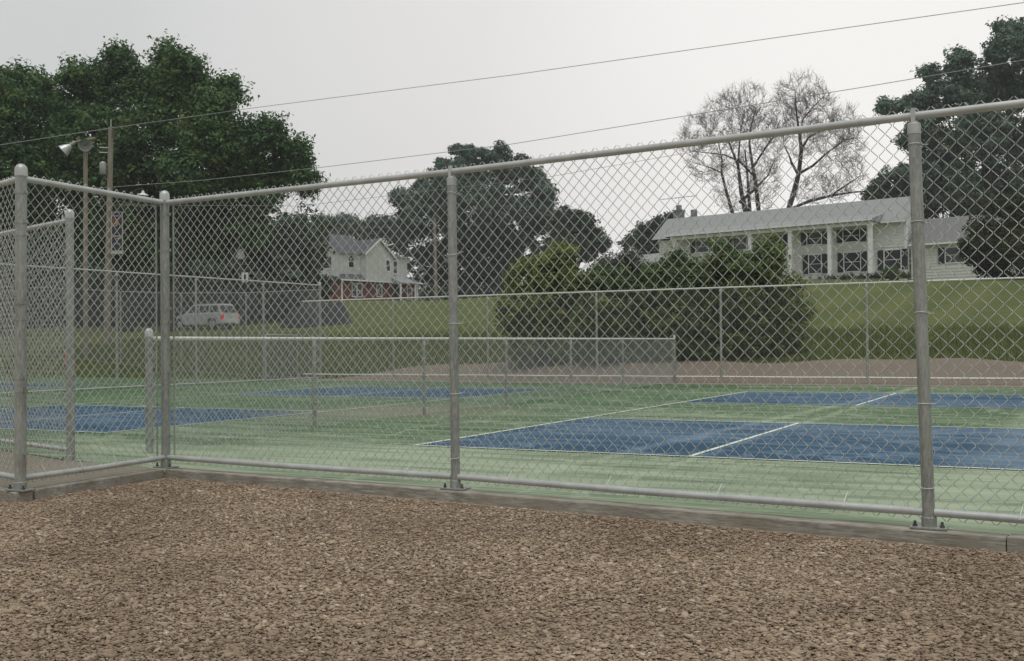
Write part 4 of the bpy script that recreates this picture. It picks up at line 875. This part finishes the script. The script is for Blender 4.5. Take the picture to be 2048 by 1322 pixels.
for (xa, za), (xb, zb) in (((5.45, 13.64), (3.1, 11.73)), ((5.45, 13.64), (8.05, 11.38))):
    rk.add([(xa, -.64, Y_(za)), (xb, -.64, Y_(zb)), (xb, -.64, Y_(zb)-.26), (xa, -.64, Y_(za)-.26), (xa, -.602, Y_(za)), (xb, -.602, Y_(zb)), (xb, -.602, Y_(zb)-.26), (xa, -.602, Y_(za)-.26)], [(0, 1, 2, 3), (0, 4, 5, 1), (3, 2, 6, 7)])
part('rake_board', rk, M['cream_trim'], bh)
window(bh, 1.55, 2.3, Y_(10.1), Y_(11.4), .55); window(bh, 6.55, 7.15, Y_(9.85), Y_(11.1), -.35); window(bh, 8.5, 9.1, Y_(9.7), Y_(11.1), .55)
window(bh, 1.6, 3.0, Y_(6.7), Y_(8.15), 0, 0, 2); window(bh, 5.4, 6.1, Y_(6.8), Y_(8.1), 0); window(bh, 10.3, 10.95, Y_(6.6), Y_(7.9), 0)
pr_ = MB(); pr_.add([(7.4, -1.9, Y_(8.45)), (10.1, -1.9, Y_(8.45)), (10.1, .55, Y_(9.45)), (7.4, .55, Y_(9.45)), (7.4, -1.9, Y_(8.3)), (10.1, -1.9, Y_(8.3)), (10.1, .0, Y_(8.3)), (7.4, .0, Y_(8.3))], [(0, 1, 2, 3), (0, 4, 5, 1), (4, 7, 6, 5), (1, 5, 6, 2), (0, 3, 7, 4)])
part('porch_roof', pr_, M['roof_grey'], bh)
for s in (7.55, 9.95): part('porch_post', MB().box(s-.08, s+.08, -1.85, -1.69, -.5, Y_(8.3)), M['cream_trim'], bh)
part('door', MB().box(8.2, 9.2, -.05, -.003, -.1, Y_(8.2)), M['black'], bh)
# side wall window
sw = part('window', MB().box(-.05, -.003, 1.8, 2.7, Y_(10.0), Y_(11.3)), M['glass'], bh); part('window_frame', MB().box(-.09, -.051, 1.7, 2.8, Y_(9.88), Y_(9.995)), M['cream_trim'], sw)

# ------------------------------------------------------------ silver car
q = at(441, 655, 72); cz0 = tz1(q[0]-2, q[1]+1)
car = empty('silver_estate_car', (q[0]-2.2, q[1]+.9, cz0-.09), 'silver estate car with red tail lights parked on the lawn behind the left fences', 'car', math.pi)
# local x forward (world -X), rear at x=-2.3 ; side facing the viewer is y=+.9
bd_ = MB()
low = [(-2.3,.42),(-2.32,.75),(-2.25,.98),(-1.0,1.02),(1.0,1.0),(1.25,.95),(2.1,.82),(2.3,.68),(2.32,.42),(1.95,.30),(1.85,.62),(1.5,.74),(1.15,.62),(1.05,.28),(-.95,.28),(-1.05,.62),(-1.4,.74),(-1.75,.62),(-1.85,.32)]
# side profile split in convex strips
def strip(mb, xs_, zb, zt, y0, y1):
    for i in range(len(xs_)-1):
        mb.add([(xs_[i], y0, zb[i]), (xs_[i+1], y0, zb[i+1]), (xs_[i+1], y0, zt[i+1]), (xs_[i], y0, zt[i]), (xs_[i], y1, zb[i]), (xs_[i+1], y1, zb[i+1]), (xs_[i+1], y1, zt[i+1]), (xs_[i], y1, zt[i])],
               [(0, 1, 2, 3), (7, 6, 5, 4), (3, 2, 6, 7), (0, 4, 5, 1)] + ([(0, 3, 7, 4)] if i == 0 else []) + ([(1, 5, 6, 2)] if i == len(xs_)-2 else []))
X_ = [-2.3,-2.2,-1.85,-1.72,-1.4,-1.08,-.95,1.05,1.18,1.5,1.82,1.95,2.2,2.32]
Zb = [.42,.30,.30,.60,.73,.60,.28,.28,.60,.73,.60,.30,.32,.42]; Zt = [.9,1.02,1.04,1.04,1.04,1.03,1.03,1.0,.97,.93,.88,.86,.78,.66]
strip(bd_, X_, Zb, Zt, -.9, .9)
body = part('body', bd_, M['car'], car, smooth=True, bevel=.03)
gh = MB(); gx = [-2.18, -1.85, .55, 1.2]; gt = [1.06, 1.64, 1.62, 1.0]
rf = [(-2.15, 1.03, .82), (-1.85, 1.66, .68), (.35, 1.66, .68), (1.12, 1.0, .80)]
V_ = []
for (x, z, w) in rf: V_ += [(x, -w, z), (x, w, z)]
gh.add(V_, [(0, 1, 3, 2), (2, 3, 5, 4), (4, 5, 7, 6), (1, 7, 5, 3), (0, 2, 4, 6)]); part('cabin', gh, M['car'], car, bevel=.03)
for s in (-1, 1):
    for (xa, xb, xc, xd) in ((-1.95, -1.15, -1.15, -1.80), (-1.05, -.25, -.25, -1.05), (-.17, .75, .28, -.17)):
        def yy(z): return s*(.81-(z-1.03)/(.63)*.125+.008)
        zs = (1.09, 1.09, 1.55, 1.55); pts = [(x, yy(z), z) for x, z in zip((xa, xb, xc, xd), zs)]
        pts2 = [(x, y-s*.03, z) for x, y, z in pts]
        part('side_window', MB().add(pts+pts2, [(0, 1, 2, 3), (4, 7, 6, 5)]), M['glass'], car)
    part('tail_light', MB().box(-2.335, -2.22, min(s*.72, s*.91), max(s*.72, s*.91), .66, .93), M['tail'], car)
    part('headlight', MB().box(2.2, 2.34, min(s*.55, s*.85), max(s*.55, s*.85), .55, .70), M['lamp_white'], car)
    for x in (-1.4, 1.5):
        w_ = MB().lathe((x, s*.70, .33), [(.30, -.10), (.335, -.07), (.335, .08), (.30, .11)], 20, axis=(0, s, 0)); wo = part('wheel', w_, M['tyre'], car, smooth=True)
        part('rim', MB().lathe((x, s*.80, .33), [(.21, 0), (.21, .02), (.07, .035), (.04, .04)], 14, axis=(0, s, 0)), M['lamp_alu'], wo)
part('tailgate', MB().box(-2.33, -2.302, -.70, .70, .62, 1.0), M['car_white'], car); part('rear_bumper', MB().box(-2.42, -2.28, -.88, .88, .36, .60), M['car_white'], car, bevel=.03)
part('number_plate', MB().box(-2.345, -2.331, -.22, .22, .74, .85), M['sign'], car)
part('rear_window', MB().add([(-2.165, -.70, 1.09), (-2.165, .70, 1.09), (-1.93, .62, 1.56), (-1.93, -.62, 1.56), (-2.12, -.7, 1.09), (-2.12, .7, 1.09), (-1.9, .62, 1.56), (-1.9, -.62, 1.56)], [(0, 1, 2, 3), (4, 7, 6, 5)]), M['glass'], car)
part('windscreen', MB().add([(1.08, -.72, 1.06), (1.08, .72, 1.06), (.42, .62, 1.6), (.42, -.62, 1.6), (1.04, -.72, 1.06), (1.04, .72, 1.06), (.38, .62, 1.6), (.38, -.62, 1.6)], [(0, 1, 2, 3), (4, 7, 6, 5)]), M['glass'], car)
part('roof_rack', MB().tube([(-1.7, .6, 1.71), (.2, .6, 1.71)], .02, 5).tube([(-1.7, -.6, 1.71), (.2, -.6, 1.71)], .02, 5), M['galv'], car)

# covered mound
q0 = at(567, 656, 70); q1 = at(702, 656, 70); base = ((q0[0]+q1[0])/2, (q0[1]+q1[1])/2); zb = tz1(*base)-.1
ex = np.array([q1[0]-q0[0], q1[1]-q0[1]]); Lm = np.linalg.norm(ex); ex /= Lm; am = math.atan2(ex[1], ex[0])
nx_, ny_ = 26, 12; V = []
for i in range(nx_):
    for j in range(ny_):
        u = i/(nx_-1); v = j/(ny_-1); prof = min(1, (u/.28)**.8)*(1 if u < .9 else (1-(u-.9)/.1*.9)); vv = math.sin(math.pi*v)**.45 if 0 < v < 1 else 0
        h = 1.75*prof*vv*(1-.15*u)*(1+.05*math.sin(u*17)+.04*math.sin(v*9+u*6)); V.append(((u-.5)*Lm, (v-.5)*3.0, h))
a = np.array([[i*ny_+j for j in range(ny_-1)] for i in range(nx_-1)]).ravel()
mo = mesh_np('covered_mound', np.array(V), np.c_[a, a+ny_, a+ny_+1, a+1], M['tarp']); mo.location = (*base, zb); mo.rotation_euler = (0, 0, am)
mo.data.polygons.foreach_set('use_smooth', [True]*len(mo.data.polygons))
tag(mo, 'dark tarpaulin covered mound on the lawn, right of the silver car', 'covered mound')

# ------------------------------------------------------------ poles, lamps, wires
def pole_pts(bx, by, tx, ty, d):
    b_ = at(bx, by, d); t_ = at(tx, ty, d); z = tz1(b_[0], b_[1])-.2; return np.array([b_[0], b_[1], z]), t_
b_, t_ = pole_pts(213, 672, 222, 254, 50)
up = empty('utility_pole', b_, 'wooden utility pole with a grey box and a dark banner, left side', 'utility pole')
def u_(p): return np.array(p)
MB().tube([b_, (b_+t_)/2, t_], [.16, .14, .11], 12).build('pole', M['wood'], up, tuple(b_), smooth=True)
rt = RR*np.array([1, 1, 0]); rt /= np.linalg.norm(rt)
bxp = at(206, 336, 49.8); MB().lathe(bxp-np.array([0, 0, .30]), [(.13, 0), (.15, .03), (.15, .52), (.13, .56), (.05, .6)], 12).build('transformer_box', M['galv'], up, tuple(b_), smooth=True)
mt_ = MB()
for y0_ in (296, 306): a0 = at(223, y0_, 50); mt_.tube([a0, a0-rt*.55+np.array([0, 0, .03])], .03, 6)
mt_.tube([t_, t_+np.array([0, 0, .35])], .03, 6); a0 = at(220, 330, 50); mt_.tube([a0, a0-rt*.35], .025, 6); mt_.build('bracket', M['galv'], up, tuple(b_))
MB().tube([at(226, 256, 49.85), at(226, 275, 49.85)], .05, 6).build('insulator', M['dark_metal'], up, tuple(b_))
# banner hanging from the pole
bc = at(234, 466, 49.7); bw, bhh = .26, .95
bn = empty('pole_banner', (bc[0], bc[1], bc[2]), 'narrow dark navy banner with a small portrait and pale bottom strip on the utility pole', 'banner', math.atan2(rt[1], rt[0]))
MB().box(-bw, bw, -.01, .01, -bhh, bhh).build('banner_cloth', M['banner_border'], bn)
MB().box(-bw+.035, bw-.03, -.016, -.0101, -bhh+.16, bhh-.02).build('printed_panel', M['banner_navy'], bn)
ph_ = MB(); ph_.add([(x*.085, -.019, .47+z*.12) for x, z in [(math.cos(a), math.sin(a)) for a in np.linspace(0, 2*math.pi, 14)[:-1]]], [tuple(range(13))]); ph_.box(-.16, .0, -.019, -.0161, .30, .36); ph_.build('portrait', M['banner_skin'], bn)
MB().box(-.2, .15, -.021, -.0192, .58, .66).box(-.2, -.12, -.019, -.0161, .36, .56).build('cap', M['banner_rust'], bn)
tx_ = MB(); tx_.box(-.12, .14, -.019, -.0161, -.16, -.12).box(-.02, .16, -.019, -.0161, -.26, -.22).box(-.15, .1, -.019, -.0161, .76, .79).box(-.17, .17, -.019, -.0161, -.50, -.48); tx_.build('faded_lettering', M['banner_border'], bn)
MB().tube([(-bw-.25, 0, bhh+.02), (bw, 0, bhh+.02)], .015, 6).build('banner_arm', M['dark_metal'], bn); MB().tube([(-bw-.25, 0, -bhh-.02), (bw, 0, -bhh-.02)], .015, 6).build('banner_arm', M['dark_metal'], bn)
# floodlight pole
b_, t_ = pole_pts(171, 672, 171, 290, 47)
fl = empty('floodlight_pole', b_, 'slim wooden pole carrying two round floodlights, left of the utility pole', 'floodlight')
MB().tube([b_, t_], [.11, .085], 10).build('pole', M['wood'], fl, tuple(b_), smooth=True)
MB().tube([at(150, 284, 47), at(190, 276, 47)], .05, 6).build('crossarm', M['wood'], fl, tuple(b_))
def flood(px, py, dirv, k):
    c_ = at(px, py, 46.7); d_ = Vector(tuple(dirv)).normalized()
    f_ = MB().lathe(c_, [(.06, -.34), (.10, -.30), (.20, -.12), (.27, .06), (.285, .08), (.27, .075), (.19, -.10), (.09, -.26)], 18, axis=d_).build('floodlight', M['lamp_alu'], fl, tuple(b_), smooth=True)
    MB().lathe(Vector(tuple(c_))-d_*.36, [(.07, -.2), (.08, -.16), (.08, 0), (.06, .04)], 10, axis=d_).build('lamp_housing', M['galv'], f_, tuple(b_))
tocam = -fw
flood(170, 289, tocam*.8 + RR*.35 - UU*.45, 0); flood(129, 300, -RR*.75 - UU*.65 + tocam*.2, 1)
# hanging dish lamp under the trees
c_ = at(286, 389, 56); hl = empty('dish_lamp', c_, 'white shallow dish lamp hanging under the tall tree, above the near top rail', 'lamp')
MB().lathe(c_, [(.30, -.06), (.30, -.05), (.20, .02), (.08, .08), (.07, .16), (.03, .2)], 16).build('lamp_shade', M['lamp_white'], hl, tuple(c_), smooth=True)
MB().tube([c_+np.array([0, 0, .18]), c_+np.array([0, 0, .3]), c_+np.array([-1.4, .9, .45]), c_+np.array([-3.2, 2.0, .5])], .025, 6).build('lamp_arm', M['dark_metal'], hl, tuple(c_))
# distant pole
b_, t_ = pole_pts(872, 602, 869, 436, 95); dp = empty('bare_wooden_pole', b_, 'plain wooden pole without wires in front of the big round tree', 'pole')
MB().tube([b_, t_], [.17, .12], 10).build('pole', M['wood'], dp, tuple(b_), smooth=True)
MB().lathe(t_, [(.13, 0), (.13, .05), (.05, .1)], 8).build('pole_cap', M['dark_metal'], dp, tuple(b_))
# fan shaped board
c_ = at(480, 508, 60); fb = empty('fan_shaped_board', (c_[0], c_[1], tz1(c_[0], c_[1])), 'pale fan shaped board on a thin post against the dark trees', 'board', math.atan2(rt[1], rt[0]))
zc = c_[2]-tz1(c_[0], c_[1])
MB().prism([(-.28, zc-.18), (.0, zc-.30), (.28, zc-.2), (.26, zc-.04), (.08, zc+.28), (-.04, zc+.28)], -.02, .02).build('board', M['roof_grey'], fb)
MB().tube([(0, .06, 0), (0, .06, zc+.2)], .045, 8).build('post', M['dark_metal'], fb)
# sign on the side fence
c_ = at(490, 556, 33.4); sg = empty('court_number_sign', (c_[0], c_[1], c_[2]), 'small pale two part plate standing on the side fence rail', 'sign', math.atan2(rt[1], rt[0]))
MB().box(-.10, -.035, -.01, .01, -.13, .17).box(.035, .10, -.01, .01, -.13, .17).box(-.035, .035, -.008, .008, .11, .16).build('plate', M['sign'], sg)
MB().box(-.03, .03, -.008, .008, -.12, .10).build('mount', M['dark_metal'], sg)
# small red marker
c_ = gz(132, 700, .25); c_ = at(132, 676, 44); rc = MB().lathe((0, 0, 0), [(.16, 0), (.16, .03), (.10, .05), (.035, .62), (.02, .64)], 12).build('marker_cone', M['red_cone'], None, smooth=True)
rc.location = (c_[0], c_[1], tz1(c_[0], c_[1])); tag(rc, 'small faded red cone on the grass beyond the capped entrance post', 'cone')
# overhead wires
def wire(label, P, r, sag=0.0):
    P = [at(*p) for p in P]; pts = []
    for i in range(len(P)-1):
        for t__ in np.linspace(0, 1, 12)[(1 if i else 0):]: pts.append(P[i]*(1-t__)+P[i+1]*t__ - np.array([0, 0, sag*4*t__*(1-t__)]))
    org = tuple(P[0]); o = MB().tube(pts, r, 6).build('overhead_wire', M['cable'], None, org, smooth=True)
    tag(o, label, 'power line', 'overhead wires')
wire('topmost overhead wire, from the utility pole top up to the upper right corner', [(222, 256, 50), (520, 214, 47), (1024, 150, 42), (2048, 5, 33), (2900, -130, 27)], .012)
wire('overhead wire leaving the utility pole top towards the left edge', [(222, 256, 50), (0, 290, 58), (-300, 335, 70)], .016)
wire('second overhead wire crossing in front of the bare trees', [(130, 381, 52), (400, 361, 50), (640, 335, 47), (1024, 288, 43), (1740, 172, 35), (2048, 120, 32), (2900, -20, 26)], .012)
wire('lowest faint overhead wire, crossing just above the big round tree', [(225, 410, 50), (600, 412, 50), (1096, 354, 44), (1360, 308, 41), (2048, 205, 34)], .008)

# ------------------------------------------------------------ humid air
hz = MB().box(-150, 90, -60, 200, -1.1, 45).build('haze', None, None)
hm = bpy.data.materials.new('humid_air'); hm.use_nodes = True; ht = hm.node_tree; ht.nodes.clear()
hv = ht.nodes.new('ShaderNodeVolumePrincipled'); hv.inputs['Color'].default_value = (0.86, 0.88, 0.88, 1); hv.inputs['Density'].default_value = 0.0006
ho = ht.nodes.new('ShaderNodeOutputMaterial'); ht.links.new(hv.outputs[0], ho.inputs['Volume'])
hz.data.materials.clear(); hz.data.materials.append(hm); hz['kind'] = 'stuff'
